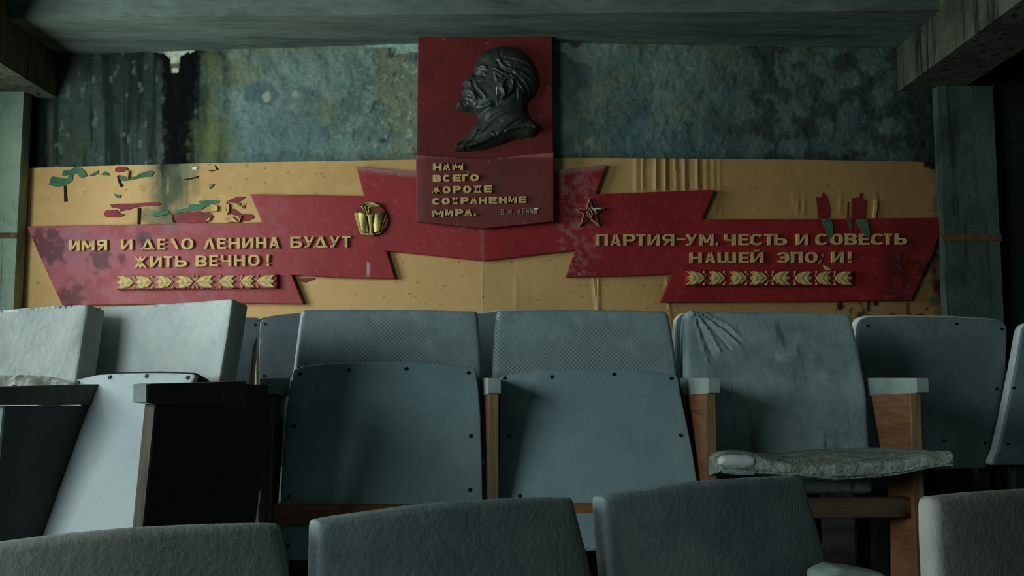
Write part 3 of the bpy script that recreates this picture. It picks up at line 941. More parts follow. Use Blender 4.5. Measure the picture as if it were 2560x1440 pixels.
def glyph(ch, x0, x1, y0, y1, S, T):
    W = x1 - x0; H = y1 - y0; xm = (x0 + x1) / 2; ym = (y0 + y1) / 2
    L = lambda: rct(x0, y0, x0 + S, y1)
    Rr = lambda: rct(x1 - S, y0, x1, y1)
    if ch == 'И' or ch == 'Й':
        q = [L(), Rr(), diag(x1 - S * .6, y0, x0 + S * .6, y1, T * 1.15)]
        if ch == 'Й': q.append(rct(xm - 6, y0 - 5.5, xm + 5, y0 - 2))
        return q
    if ch == 'Н': return [L(), Rr(), rct(x0 + S, ym - T / 2, x1 - S, ym + T / 2)]
    if ch == 'П': return [L(), Rr(), rct(x0 + S, y0, x1 - S, y0 + T)]
    if ch == 'Ш': return [L(), Rr(), rct(xm - S / 2, y0, xm + S / 2, y1), rct(x0 + S, y1 - T, x1 - S, y1)]
    if ch == 'М': return [rct(x0, y0, x0 + S * .85, y1), Rr(), diag(x0 + S * .55, y0, xm, y1 - H * .2, S * 1.0), diag(x1 - S * .55, y0, xm, y1 - H * .2, T * 1.2)]
    if ch == 'А':
        return [diag(xm - 1, y0, x0 + T * .6, y1, T * 1.2), diag(xm, y0, x1 - S * .55, y1, S * 1.05), rct(x0 + W * .25, y1 - H * .34, x1 - W * .25, y1 - H * .34 + T * .9)]
    if ch == 'Л': return [diag(xm - .5, y0, x0 + T * .6, y1, T * 1.15), diag(xm, y0, x1 - S * .55, y1, S * 1.05)]
    if ch == 'l': return [diag(x0 + S * .6, y0, x1 - S * .55, y1, S * 1.05), [(x0 + 1, y0 + H * .15), (x0 + 5, y0 + 1), (x0 + 7, y0 + H * .45), (x0 + 3, y0 + H * .4)]]
    if ch == 'Д': return [diag(xm - .5, y0, x0 + T * .9, y1, T * 1.1), diag(xm, y0, x1 - S * .7, y1, S * 1.05), rct(x0, y1 - T * .9, x1, y1)]
    if ch == 'Е': return [L(), rct(x0 + S, y0, x1, y0 + T), rct(x0 + S, ym - T / 2, x1 - W * .08, ym + T / 2), rct(x0 + S, y1 - T, x1, y1)]
    if ch == 'Г': return [L(), rct(x0 + S, y0, x1, y0 + T)]
    if ch == 'Т': return [rct(x0, y0, x1, y0 + T), rct(xm - S / 2, y0 + T, xm + S / 2, y1)]
    if ch == 'О': return arc(xm, ym, W / 2, H / 2, S, T, 0, 360, 24)
    if ch == 'С': return arc(xm, ym, W / 2, H / 2, S, T, 38, 322, 20)
    if ch == 'Э': return arc(xm, ym, W / 2, H / 2, S, T, -142, 142, 20) + [rct(xm - W * .1, ym - T / 2, x1 - S, ym + T / 2)]
    if ch == 'Р': return [L()] + [rct(x0 + S, y0, x0 + W * .5, y0 + T), rct(x0 + S, y0 + H * .62 - T, x0 + W * .5, y0 + H * .62)] + arc(x0 + W * .5, y0 + H * .31, W * .5, H * .31, S, T, -90, 90, 10)
    if ch == 'Я':
        return [Rr(), rct(x1 - W * .5, y0, x1 - S, y0 + T), rct(x1 - W * .5, y0 + H * .6 - T, x1 - S, y0 + H * .6), diag(xm + 1, y0 + H * .56, x0 + S * .6, y1, T * 1.3)] + \
            arc(x1 - W * .5, y0 + H * .3, W * .5, H * .3, S, T, 90, 270, 10)
    if ch == 'В':
        q = [L()]
        q += [rct(x0 + S, y0, xm, y0 + T), rct(x0 + S, y0 + H * .5 - T / 2, xm, y0 + H * .5 + T / 2), rct(x0 + S, y1 - T, xm, y1)]
        q += arc(xm, y0 + H * .26, W * .46, H * .26, S * .9, T, -90, 90, 10) + arc(xm, y1 - H * .27, W * .5, H * .27, S, T, -90, 90, 10)
        return q
    if ch in 'ЬБ':
        q = [L(), rct(x0 + S, y1 - H * .6, xm, y1 - H * .6 + T), rct(x0 + S, y1 - T, xm, y1)] + arc(xm, y1 - H * .3, W * .5, H * .3, S, T, -90, 90, 10)
        if ch == 'Б': q.append(rct(x0 + S, y0, x1 - W * .1, y0 + T))
        return q
    if ch == 'Ч': return [Rr(), rct(x0, y0, x0 + S, y0 + H * .42), rct(xm - W * .1, y0 + H * .62 - T, x1 - S, y0 + H * .62)] + arc(x0 + W * .5, y0 + H * .40, W * .5, H * .22, S, T, 90, 180, 6)
    if ch == 'У': return [diag(x0 + S * .6, y0, xm + W * .06, y0 + H * .68, S), diag(x1 - T * .6, y0, x0 + W * .32, y1, T * 1.15), rct(x0 + W * .1, y1 - T, x0 + W * .36, y1)]
    if ch == 'Х': return [diag(x0 + S * .6, y0, x1 - S * .6, y1, S * 1.1), diag(x1 - T * .7, y0, x0 + T * .7, y1, T * 1.2)]
    if ch == 'Ж':
        return [rct(xm - S * .45, y0, xm + S * .45, y1), diag(x0 + T * .7, y0, xm, ym + 1, T * 1.2), diag(x1 - T * .7, y0, xm, ym + 1, T * 1.2),
                diag(xm, ym - 1, x0 + S * .6, y1, S), diag(xm, ym - 1, x1 - S * .6, y1, S)]
    if ch == '!': return [[(xm - S * .55, y0), (xm + S * .55, y0), (xm + S * .3, y1 - H * .28), (xm - S * .3, y1 - H * .28)], rct(xm - S * .45, y1 - H * .17, xm + S * .45, y1)]
    if ch == '.': return arc(xm, (y0 + y1) / 2, W / 2, H / 2, W * .48, H * .48, 0, 360, 10, 2)
    if ch == '-': return [rct(x0, y0, x1, y1)]
    return [rct(x0, y0, x1, y1)]


def letters(board, fr, off, thick, items, S, T, mat='gold', ttop=None, tbot=None):
    """items: (character, x0, x1[, y0, y1]); line top and bottom run linearly (xa, ya, xb, yb)"""
    for it in items:
        ch, x0, x1 = it[:3]
        if len(it) == 5: y0, y1 = it[3:]
        else:
            xm = (x0 + x1) / 2
            f = lambda l: l[1] + (l[3] - l[1]) * (xm - l[0]) / (l[2] - l[0])
            y0, y1 = f(ttop), f(tbot)
        V, Fc = prism(glyph(ch, x0, x1, y0, y1, S, T), fr, off + thick, off - 0.0015, off + thick)
        build('punctuation_mark' if ch in '!.-' else 'letter', V, Fc, M[mat], board, smooth=0)


LT = 0.016
letters(rbl, WL, RC, LT, [('И', 172.7, 198.7), ('М', 204, 236), ('Я', 241.6, 267.6), ('И', 302, 331), ('Д', 353, 386), ('Е', 393, 413), ('l', 426, 447.5), ('О', 453, 483),
                         ('Л', 510, 537), ('Е', 543, 564.5), ('Н', 571, 599), ('И', 605.5, 633), ('Н', 640, 666), ('А', 673, 698), ('Б', 726, 755), ('У', 759, 785), ('Д', 785, 818.5),
                         ('У', 823, 849), ('Т', 854, 876.5)], 7.0, 4.6, 'gold', (172, 600.5, 870, 590), (172, 626.5, 870, 618))
letters(rbl, WL, RC, LT, [('Ж', 334, 367), ('И', 375, 404), ('Т', 409, 431), ('Ь', 438, 467), ('В', 489, 517), ('Е', 523, 545), ('Ч', 551.6, 578), ('Н', 585, 612.5), ('О', 620, 649),
                         ('!', 665.6, 673)], 7.0, 4.6, 'gold', (334, 641.5, 670, 636), (334, 669, 670, 664))
letters(rbr, WR, RC, LT, [('П', 1490, 1520), ('А', 1527, 1553), ('Р', 1559, 1589.5), ('Т', 1591, 1614), ('И', 1620, 1650), ('Я', 1656, 1686), ('-', 1692, 1714, 596.5, 600.5),
                         ('У', 1715, 1743), ('М', 1750, 1784), ('.', 1789.5, 1796, 606, 613.5), ('Ч', 1812, 1840), ('Е', 1847, 1873), ('С', 1876, 1909), ('Т', 1911.5, 1935), ('Ь', 1937, 1968),
                         ('И', 1991.5, 2021), ('С', 2040.5, 2070.5), ('О', 2078, 2107.5), ('В', 2114, 2143), ('Е', 2149, 2174.5), ('С', 2180, 2211), ('Т', 2211.5, 2231), ('Ь', 2239, 2268)],
        7.6, 4.8, 'gold', (1490, 586, 2268, 583.5), (1490, 614.5, 2268, 611.5))
letters(rbr, WR, RC, LT, [('Н', 1725, 1755), ('А', 1764, 1789), ('Ш', 1795, 1840), ('Е', 1848, 1873), ('Й', 1878, 1909), ('Э', 1941.6, 1973.5), ('П', 1978.6, 2007), ('О', 2014, 2044),
                         ('И', 2080, 2110), ('!', 2121.5, 2129.5)], 7.4, 4.8, 'gold', (1725, 631, 2110, 629.5), (1725, 658, 2110, 656))
# the fallen letter has left two crumbs behind and a shard on the leaf moulding
for q in ([(2053, 636), (2059, 634), (2061, 640), (2056, 643)], [(2046, 655), (2052, 648), (2056, 652), (2049, 660)]):
    slab('letter_fragment', M['paleletter'], WR, q, RC - .001, RC + .008, 0.001, None, None, 0.01, rbr)

# ---------------------------------------------------------------- portrait board and quotation board
PF = Fr(p0 - np.array([0, 0.0, 0]), 0)


def pcol(X, Y):
    n1 = fbm(X, Y, 90, 4, 301); n3 = fbm(X, Y, 6, 3, 303); n2 = fbm(X, Y, 20, 4, 302)
    c = np.zeros(X.shape + (3,)) + lin(112, 34, 32)
    c = lerp(c, lin(94, 29, 28), sstep(.4, .65, n1) * .7)
    c = lerp(c, lin(170, 110, 105), (1 - sstep(56, 84, Y + (n3 - .5) * 40)) * sstep(.5, .62, fbm(X, Y, 10, 4, 304)) * .6)
    c = lerp(c, lin(170, 130, 125), sstep(.82, .86, n3) * .4)
    return c


def qcol(X, Y):
    n1 = fbm(X, Y, 90, 4, 311); n3 = fbm(X, Y, 6, 3, 313)
    c = np.zeros(X.shape + (3,)) + lin(110, 48, 44)
    c = lerp(c, lin(94, 42, 40), sstep(.4, .65, n1) * .7)
    c = lerp(c, lin(150, 84, 84), (1 - sstep(1042, 1075, X)) * .35)
    c = lerp(c, lin(170, 130, 125), sstep(.82, .86, n3) * .4)
    c = lerp(c, lin(176, 110, 106), (1 - sstep(391, 396, Y + (n3 - .5) * 8)) * .6)
    return c


pb = slab('portrait_board', M['red'], PF, [(1046, 57), (1200, 53), (1381, 55), (1383, 385), (1384, 420), (1208, 430), (1041, 420), (1042, 392)], 0.005, 0.075, 0.003, None, None, 0.012, None, colfn=pcol)
tag(pb, 'tall red board carrying the dark profile relief, top centre of the wall', 'board')
qb = slab('quotation_board', M['red'], PF, [(1040, 388), (1200, 398), (1384, 381), (1384, 553), (1300, 562), (1204, 571), (1120, 562), (1041, 553)], 0.0765, 0.105, 0.003, None, None, 0.012, None, colfn=qcol)
tag(qb, 'dull red board with five raised lines of text below the profile relief', 'sign')
QC = 0.105; QT = 0.014
for row, tt, tb in (([('Н', 1082.6, 1104), ('А', 1107, 1126), ('М', 1131, 1157.6)], (1082, 409, 1157, 407.5), (1082, 426.5, 1157, 425)),
                    ([('В', 1082, 1103), ('С', 1107, 1126.5), ('Е', 1132, 1152.5), ('Г', 1155.6, 1171), ('О', 1175.5, 1197)], (1082, 437.5, 1197, 435.5), (1082, 454, 1197, 452)),
                    ([('Д', 1080.6, 1101), ('О', 1106.5, 1126), ('Р', 1132, 1152.5), ('О', 1157.6, 1178), ('Ж', 1183.5, 1205), ('Е', 1210, 1230.6)], (1082, 466, 1230, 463.5), (1082, 483.5, 1230, 480.5)),
                    ([('С', 1080.6, 1100.5), ('О', 1104.5, 1124.5), ('Х', 1129.5, 1145.5), ('Р', 1151.6, 1172), ('А', 1175, 1193.5), ('Н', 1197, 1217.5), ('Е', 1222, 1242.6), ('Н', 1247, 1267.5), ('И', 1271, 1292),
                      ('Е', 1296, 1316)], (1082, 495, 1316, 490.5), (1082, 512, 1316, 507)),
                    ([('М', 1080.6, 1109), ('И', 1113, 1133), ('Р', 1137.7, 1158), ('А', 1161, 1180)], (1082, 524, 1180, 522), (1082, 542, 1180, 539.5))):
    letters(qb, PF, QC, QT, row, 6.6, 4.3, 'gold', tt, tb)
letters(qb, PF, QC, QT, [('.', 1184.5, 1190.5, 533, 539.5)], 6, 4)
letters(qb, PF, QC, 0.006, [('В', 1253, 1260.5), ('.', 1264, 1266.5, 534, 537), ('И', 1271, 1279), ('.', 1283.5, 1286, 533, 536), ('Л', 1294, 1302), ('Е', 1305, 1312), ('Н', 1315.6, 1322), ('И', 1326, 1333), ('Н', 1336, 1343)],
        2.2, 1.8, 'paleletter', (1253, 523, 1343, 520), (1253, 537, 1343, 534))
slab('paint_flake', M['whitepaint'], PF, [(1335, 520), (1347, 519), (1347, 522), (1341, 524), (1336, 523)], QC - .001, QC + .008, .001, None, None, .01, qb)

# ---------------------------------------------------------------- profile relief
HEAD = [(1256.6, 112.7), (1237.5, 115.7), (1222.8, 119.6), (1208, 126.4), (1198.4, 135.3), (1192.5, 144), (1189.5, 152.9), (1185, 160), (1182.7, 164.5), (1184.8, 172.5), (1181.2, 181.3), (1169, 191), (1157.4, 200.5),
        (1154.6, 206.3), (1158, 211), (1161, 217), (1152.5, 225.4), (1154.8, 231.2), (1157.5, 236), (1154.5, 241), (1153.3, 247), (1143.5, 252), (1140, 261.5), (1138.6, 271.5), (1143.5, 276.2), (1159, 279.7), (1174.8, 281.5), (1187.6, 287),
        (1195, 294.8), (1197, 300.7), (1190.5, 308.6), (1180.7, 318.4), (1172, 331), (1162, 342.8), (1147.4, 355.6), (1136, 369), (1133.7, 375), (1140, 378), (1159, 379.6), (1178.8, 378), (1208, 375), (1227.7, 369.3),
        (1257, 360.5), (1286.5, 349), (1306, 347.3), (1325.7, 345.5), (1338.4, 340.5), (1344.3, 332), (1343.3, 323), (1335.5, 311), (1325.7, 296), (1318.5, 283), (1315.5, 273), (1317.5, 261.5), (1325, 251.8), (1334.5, 241),
        (1341.3, 227.3), (1346.2, 212.6), (1346.2, 194), (1343.3, 178.4), (1335.5, 162.7), (1326.7, 147), (1315.9, 134.8), (1304, 125), (1286.5, 117), (1271.8, 113.4)]
BRK = [(1136, 371.5), (1156, 371.5), (1188.6, 364.4), (1210, 356.5), (1233.6, 345.8), (1253, 336), (1276.7, 327), (1301, 321.3), (1325.7, 318.4), (1337, 321), (1344, 324)]
PB = 0.075                                    # face of the portrait board
hd = spl(HEAD, 4)
RELH = 0.085
MPP = 1.0 / 490                               # metres per traced pixel at the wall


def relief_ab(p, off=PB + 0.05):
    return PF.hit(np.asarray(p, float), off)


RIDGES = [  # polyline, width px, height mm
    ([(1186, 165), (1196, 169), (1208, 168), (1214, 172)], 4.5, 11), ([(1196, 140), (1210, 130), (1230, 121)], 14, 6), ([(1190, 186), (1200, 184)], 8, -14), ([(1193, 178), (1204, 181), (1213, 188)], 3.0, 9),
    ([(1191, 194), (1198, 196), (1203, 195)], 3.4, 8), ([(1188, 190), (1197, 189), (1206, 194)], 2.0, -6), ([(1189, 201), (1200, 203), (1208, 199)], 2.4, 4), ([(1183, 174), (1178, 187), (1160, 201)], 4.5, 8),
    ([(1170, 206), (1176, 209)], 5, 11), ([(1179, 201), (1182, 210), (1180, 216)], 2.2, -9), ([(1162, 212), (1168, 213)], 2.4, -9), ([(1183, 211), (1187, 222), (1196, 236), (1206, 246)], 2.6, -13),
    ([(1188, 211), (1194, 222), (1206, 236), (1214, 246)], 5, 8), ([(1156, 238), (1168, 239), (1182, 246)], 2.0, -9), ([(1158, 226), (1170, 225), (1182, 234), (1188, 248)], 4.5, 10), ([(1163, 226), (1172, 233), (1178, 244)], 1.6, -4),
    ([(1158, 243), (1168, 245)], 3, 6), ([(1166, 250), (1174, 251)], 3, -6), ([(1148, 258), (1152, 268), (1168, 270)], 8, 12), ([(1146, 262), (1156, 274)], 1.6, -5), ([(1154, 256), (1164, 272)], 1.6, -5), ([(1164, 256), (1174, 270)], 1.6, -5),
    ([(1172, 262), (1186, 266), (1190, 262)], 4, 6), ([(1176, 279), (1192, 272), (1216, 268), (1236, 258), (1244, 246)], 5, 7), ([(1196, 285), (1214, 277), (1238, 268)], 5, -8),
    # ear
    ([(1262, 235), (1257, 226), (1257, 214), (1263, 204), (1272, 200), (1281, 205), (1284, 215), (1281, 228), (1272, 238), (1263, 243)], 3.0, 16), ([(1266, 212), (1270, 222), (1266, 232)], 5, -13), ([(1269, 208), (1276, 213), (1273, 226)], 1.8, 10),
    ([(1265, 211), (1268, 218), (1270, 226)], 1.6, 8), ([(1258, 234), (1261, 242), (1257, 246)], 4, 9), ([(1252, 213), (1253, 226)], 3.2, 7), ([(1289, 214), (1287, 230), (1276, 243), (1262, 250)], 3.5, -12),
    # hair
    ([(1247, 152), (1253, 165), (1264, 174), (1275, 178), (1290, 178)], 2.4, 10), ([(1243, 158), (1250, 172), (1262, 182), (1280, 185)], 2.0, -7), ([(1237, 175), (1246, 183), (1258, 189), (1268, 190)], 2.6, 10), ([(1238, 184), (1247, 192), (1256, 197)], 2.4, 9),
    ([(1239, 180), (1250, 188)], 1.6, -7), ([(1237, 185), (1239, 196), (1243, 207)], 2.2, 8), ([(1245, 202), (1252, 203)], 3, 7), ([(1278, 194), (1290, 205), (1302, 218), (1311, 234)], 2.6, 10), ([(1283, 190), (1298, 202), (1312, 220), (1320, 238)], 2.2, -7),
    ([(1288, 186), (1306, 200), (1320, 218), (1328, 236)], 2.4, 8), ([(1290, 216), (1295, 228), (1297, 250)], 2.4, 9), ([(1284, 208), (1290, 222), (1290, 240)], 1.8, -7), ([(1300, 226), (1304, 240), (1304, 256)], 2.2, 7), ([(1266, 158), (1278, 162), (1296, 160)], 2.4, 6),
    ([(1272, 166), (1290, 172), (1312, 170), (1330, 182)], 2.4, 7), ([(1276, 178), (1300, 184), (1322, 196), (1336, 212)], 2.2, 7), ([(1262, 146), (1284, 150), (1310, 152), (1328, 166)], 2.4, 5), ([(1270, 152), (1296, 158), (1322, 168)], 1.8, -5),
    ([(1282, 170), (1310, 178), (1332, 196)], 1.8, -5), ([(1300, 192), (1322, 210), (1336, 230)], 1.8, -6), ([(1252, 146), (1248, 132), (1252, 122)], 3, -4),
    # neck and collar
    ([(1228, 262), (1222, 284), (1206, 302)], 6, 5), ([(1240, 262), (1262, 268), (1290, 262)], 8, -6), ([(1305, 277), (1290, 277), (1266, 284), (1240, 296), (1222, 312), (1204, 330), (1188, 340)], 3.2, 9), ([(1300, 272), (1264, 280), (1236, 292), (1214, 312), (1196, 330)], 2.6, -8),
    ([(1327, 295), (1308, 297), (1292, 306), (1272, 320), (1254, 336)], 2.4, -12), ([(1330, 301), (1306, 303), (1286, 315), (1266, 329)], 4, 7), ([(1194, 326), (1182, 345), (1168, 357), (1157, 370)], 2.6, 10), ([(1200, 302), (1194, 320), (1180, 342), (1150, 364)], 2.2, -6),
    ([(1234, 333), (1240, 338), (1232, 345)], 2.4, -9), ([(1232, 334), (1236, 340)], 2, 6), ([(1190, 340), (1206, 334), (1226, 322), (1250, 306)], 4, -5)]
RID_AB = [(relief_ab(p), w * MPP, h * .001) for p, w, h in RIDGES]
BRK_AB = relief_ab(BRK, PB + 0.055)
FACE_C = relief_ab([(1176, 240)])[0]


def relief_h(a, b, d):
    p = np.stack([a, b], -1)
    h = RELH * (1 - np.exp(-d / 0.030)) ** 0.8
    h = h * (0.78 + 0.22 * np.exp(-(((a - relief_ab([(1262, 220)])[0][0]) / 0.16) ** 2)))
    # body of the coat slopes back sharply under its cut edge
    yb = np.interp(a, BRK_AB[:, 0], BRK_AB[:, 1])
    lo = relief_ab([(1200, 300)])[0][1]
    un = np.clip((yb - b) / 0.075, 0, 1)
    h = np.where((b < yb) & (b < lo + .02), np.minimum(h, 0.078 * (1 - un) ** 0.75), h)
    up = np.where(b < yb, 0.0, 1.0) * sstep(0, 0.012, np.minimum(d, 0.02) * 1.0)
    edge = np.where((b > yb) & (b < yb + 0.1), 0.080 * sstep(0, .012, b - yb + .012) * sstep(0, .010, d), 0)
    h = np.maximum(h, np.where((b > yb) & (b < lo), np.maximum(edge * (1 - sstep(0.0, 0.09, b - yb)), h * .9), 0))
    k = sstep(0.0, 0.014, d)
    for pl_, w, amp in RID_AB:
        lo_ = pl_.min(0) - 3 * w; hi_ = pl_.max(0) + 3 * w
        m = (a > lo_[0]) & (a < hi_[0]) & (b > lo_[1]) & (b < hi_[1]) & (b > yb - 0.004)
        if m.any():
            dd = dist_poly(p[m], pl_, False)
            h[m] += amp * np.exp(-(dd / w) ** 2) * k[m]
    h += 0.0012 * (fbm(a * 490, b * 490, 7, 3, 401) - .5) * k
    return h * (d > 0)


offs = np.where(hd[:, 1] < 235, 0.028, 0.002) + PB
relief = slab('portrait_relief', M['bronze'], PF, hd, PB + 0.0005, PB + 0.002, 0.001, relief_h, None, 0.0048, None, None, offs, insets=(), smooth=180)
relief.location = relief.location
tag(relief, 'dark bronze relief of a bald bearded man in left profile on the tall red board', 'relief')
slab('paint_drip', M['whitepaint'], PF, [(1241, 215), (1243.5, 217), (1243, 232), (1241.8, 248), (1242, 258), (1239.5, 258), (1239.8, 244), (1240.3, 230)], PB + .05, PB + 0.088, 0.002, None, None, 0.01, relief, 'thin white paint drip')

# ---------------------------------------------------------------- round emblem with torch and book
em = thing('book_emblem', 'round brass emblem of an open book and torch on the left red ribbon', 'emblem', PF.P(0, 0, 0))
em.location = tuple(wallpt(np.array(928.0), np.array(549.0), RC)); LOC[em] = np.array(em.location)
ep = lambda z: [(870 + x / 13.717, 495 + y / 13.714) for x, y in z]
slab('disc', M['red'] if False else M['starred'], WL, spl(ep([(560, 150), (820, 130), (1080, 210), (1260, 400), (1370, 640), (1370, 900), (1220, 1140), (1040, 1260), (780, 1310), (500, 1250), (340, 1060), (240, 760), (220, 520), (360, 300)]), 5), RC + .0005, RC + 0.014, 0.004, None, None, 0.012, em, 'red enamelled disc')
bow = lambda a, b: 0 * a
for nm, z, c in (('book_cover', [(215, 540), (270, 470), (320, 480), (480, 1150), (500, 1230), (450, 1230), (390, 1140)], .020), ('book_cover', [(1270, 600), (1330, 540), (1160, 1120), (1110, 1220), (920, 1250), (900, 1210), (1090, 1190)], .020),
                 ('book_foot', [(440, 1180), (720, 1200), (720, 1290), (480, 1245)], .022)):
    slab(nm, M['brass'], WL, ep(z), RC + .008, RC + c, 0.002, None, None, 0.006, em)
pgl = WL.hit(ep([(320, 600), (640, 600)]), RC + .03)[:, 0]
slab('book_page', M['brass'], WL, ep([(310, 510), (400, 490), (600, 530), (640, 700), (720, 1190), (600, 1180), (480, 1160)]), RC + .010, RC + 0.022, 0.003, lambda a, b, d: 0.010 * np.sin(np.clip((a - pgl[0]) / (pgl[1] - pgl[0]), 0, 1) * 2.6), None, 0.004, em)
pgr = WL.hit(ep([(890, 600), (1230, 600)]), RC + .03)[:, 0]
slab('book_page', M['brass'], WL, ep([(930, 540), (1080, 510), (1250, 480), (1200, 760), (1110, 1160), (890, 1190), (870, 900)]), RC + .010, RC + 0.022, 0.003, lambda a, b, d: 0.014 * np.sin(.6 + np.clip((a - pgr[0]) / (pgr[1] - pgr[0]), 0, 1) * 2.5), None, 0.004, em)
slab('torch_handle', M['brass'], WL, ep([(610, 530), (900, 520), (910, 580), (860, 610), (850, 900), (840, 1180), (900, 1230), (880, 1290), (720, 1290), (720, 1200), (720, 1000), (660, 630), (620, 590)]), RC + .012, RC + 0.034, 0.008, None, None, 0.004, em)
for z in ([(430, 300), (520, 190), (620, 140), (840, 130), (960, 170), (1110, 250), (1110, 300), (860, 250), (700, 180), (560, 200), (520, 300), (600, 450), (690, 520), (640, 520), (520, 400)],
          [(560, 280), (640, 210), (740, 200), (900, 250), (1110, 260), (1090, 300), (880, 300), (700, 250), (620, 300), (640, 420), (720, 510), (660, 500), (580, 380)],
          [(660, 300), (740, 270), (880, 295), (1000, 300), (780, 320), (730, 360), (740, 500), (700, 480)]):
    slab('flame', M['brass'], WL, spl(ep(z), 3), RC + .010, RC + 0.028, 0.005, None, None, 0.004, em)

# ---------------------------------------------------------------- five-pointed star
sp = lambda z: [(1425 + x / 16.94, 490 + y / 16.94) for x, y in z]
tips = [(815, 85), (1560, 490), (1250, 1270), (400, 1280), (150, 545)]
inn = [(990, 500), (1110, 760), (830, 975), (570, 760), (680, 540)]
cx, cy = 815, 700
full = []; core = []
for t, i_ in zip(tips, inn):
    full += [t, i_]
inner = [(cx + (x - cx) * (.76 if k % 2 == 0 else .80), cy + (y - cy) * (.76 if k % 2 == 0 else .80)) for k, (x, y) in enumerate(full)]
st_o = thing('star_emblem', 'small red star with pale border and hammer and sickle on the right ribbon', 'emblem', wallpt(np.array(1473.0), np.array(532.0), RC))
V = []; Fc = []
sfr = WR
oa = sfr.hit(sp(full), RC + .02); ia = sfr.hit(sp(inner), RC + .03); ca = sfr.hit(sp([(cx, cy)]), RC + .04)
n = 10
V = list(sfr.P(oa[:, 0], oa[:, 1], np.full(n, RC + .0005))) + list(sfr.P(oa[:, 0], oa[:, 1], np.full(n, RC + .022))) + list(sfr.P(ia[:, 0], ia[:, 1], np.full(n, RC + .028))) + list(sfr.P(ia[:, 0], ia[:, 1], np.full(n, RC + .018)))
for i in range(n):
    j = (i + 1) % n
    for q in (0, 1, 2): Fc.append((q * n + i, q * n + j, (q + 1) * n + j, (q + 1) * n + i))
build('border', V, Fc, M['stargold'], st_o, smooth=0)
V = list(sfr.P(ia[:, 0], ia[:, 1], np.full(n, RC + .019))) + list(sfr.P(ca[:, 0], ca[:, 1], np.full(1, RC + .034)))
build('enamel_field', V, [(i, (i + 1) % n, n) for i in range(n)], M['starred'], st_o, smooth=0)
slab('sickle', M['stargold'], WR, spl(sp([(770, 510), (900, 580), (990, 740), (960, 830), (880, 880), (760, 850), (740, 800), (830, 830), (900, 790), (910, 720), (860, 610)]), 3), RC + .012, RC + .040, .003, None, None, .005, st_o)
slab('hammer', M['stargold'], WR, sp([(690, 690), (780, 620), (820, 660), (800, 690), (960, 900), (920, 920), (770, 720), (720, 730)]), RC + .012, RC + .042, .002, None, None, .006, st_o)
slab('glare_patch', M['whitepaint'], WR, sp([(930, 440), (990, 510), (1320, 500), (1310, 550), (1080, 570), (1150, 720), (1100, 760), (1000, 620), (900, 500)]), RC + .012, RC + .030, .001, None, None, .008, st_o, 'white glare painted on the right point')  # glare on the star modelled as a white patch

# ---------------------------------------------------------------- leaf mouldings
def frieze(fr, x0, x1, ytop, ybot, slope, leaves, label):
    Y = lambda x, t: ytop + (ybot - ytop) * t + slope * (x - x0)
    root = thing('leaf_moulding', label, 'moulding', wallpt(np.array((x0 + x1) / 2), np.array(ybot + 3.0), RC))
    slab('base_strip', M['red'], fr, [(x0, Y(x0, -.04)), (x1, Y(x1, -.04)), (x1, Y(x1, 1.0) + 2), (x0, Y(x0, 1.0) + 2)], RC + .0005, RC + .028, .002, None, None, .02, root, colfn=redcol)
    for xa, xb in leaves:                    # xa = fan end, xb = tip
        q = lambda s, t: (xa + (xb - xa) * s, Y(xa + (xb - xa) * s, t))
        out = [q(0, .03), q(.22, .0), q(.48, .02), q(.72, .14), q(.90, .36), q(1, .5), q(.9, .64), q(.72, .86), q(.48, .98), q(.22, 1.0), q(0, .97), q(.10, .84), q(.22, .72), q(.10, .6), q(.02, .5), q(.12, .38), q(.22, .28), q(.10, .14)]
        tip = fr.hit([q(1, .5)], RC + .035)[0]; tail = fr.hit([q(0, .5)], RC + .035)[0]
        L = np.hypot(*(tail - tip)); ax = (tail - tip) / L

        def hf(a, b, d, tip=tip, ax=ax, L=L):
            u = ((a - tip[0]) * ax[0] + (b - tip[1]) * ax[1]) / L
            v = np.abs(-(a - tip[0]) * ax[1] + (b - tip[1]) * ax[0]) / L
            rib = 0.5 + 0.5 * np.cos((u - v * 1.0) * 2 * math.pi * 3.3)
            return 0.005 * (1 - np.exp(-d / .006)) + 0.0035 * rib * (v > .02) + 0.004 * np.exp(-(v / .05) ** 2) - 0.003 * np.exp(-((v - (1 - u) * 0 - .02 - u * .22) / .03) ** 2)
        slab('leaf', M['leafgold'], fr, out, RC + .02, RC + .034, .002, hf, None, .0042, root, insets=(1.0,))
        for s, t in ((1.0, .06), (1.0, .94)):
            bx, by = q(s - .06, t)
            b2x, b2y = q(s + .04, .5 + (t - .5) * .25)
            slab('berry', M['leafgold'], fr, arcpoly(bx, by, 3.0), RC + .02, RC + .039, .0055, None, None, .004, root)
            slab('stalk', M['leafgold'], fr, [(bx - 1, by), (bx + 1, by), (b2x + 1, b2y), (b2x - 1, b2y)], RC + .02, RC + .031, .001, None, None, .01, root)
    return root


def arcpoly(x, y, r, n=12):
    return [(x + r * math.cos(2 * math.pi * k / n), y + r * math.sin(2 * math.pi * k / n)) for k in range(n)]


frieze(WL, 290, 692, 690, 722, -0.0085, [(291, 336), (338, 382), (388, 433), (440, 485), (537, 490), (590, 547), (637, 602), (690, 641)],
       'red strip with eight cream leaves under the lettering of the left ribbon')
frieze(WR, 1715, 2132, 677.5, 712, 0.001, [(1716, 1764), (1772, 1814), (1824, 1869), (1874, 1920), (1977, 1931), (2033, 1986), (2079, 2040), (2131, 2086)],
       'red strip with eight cream leaves under the lettering of the right ribbon')
shard = slab('letter_shard', M['gold'], WR, [(2060, 663), (2066, 665), (2079, 672), (2078, 676), (2066, 674), (2061, 669)], RC + .029, RC + .042, .002, None, None, .01, None)
tag(shard, 'broken ochre letter shard resting on top of the right leaf moulding', 'shard')

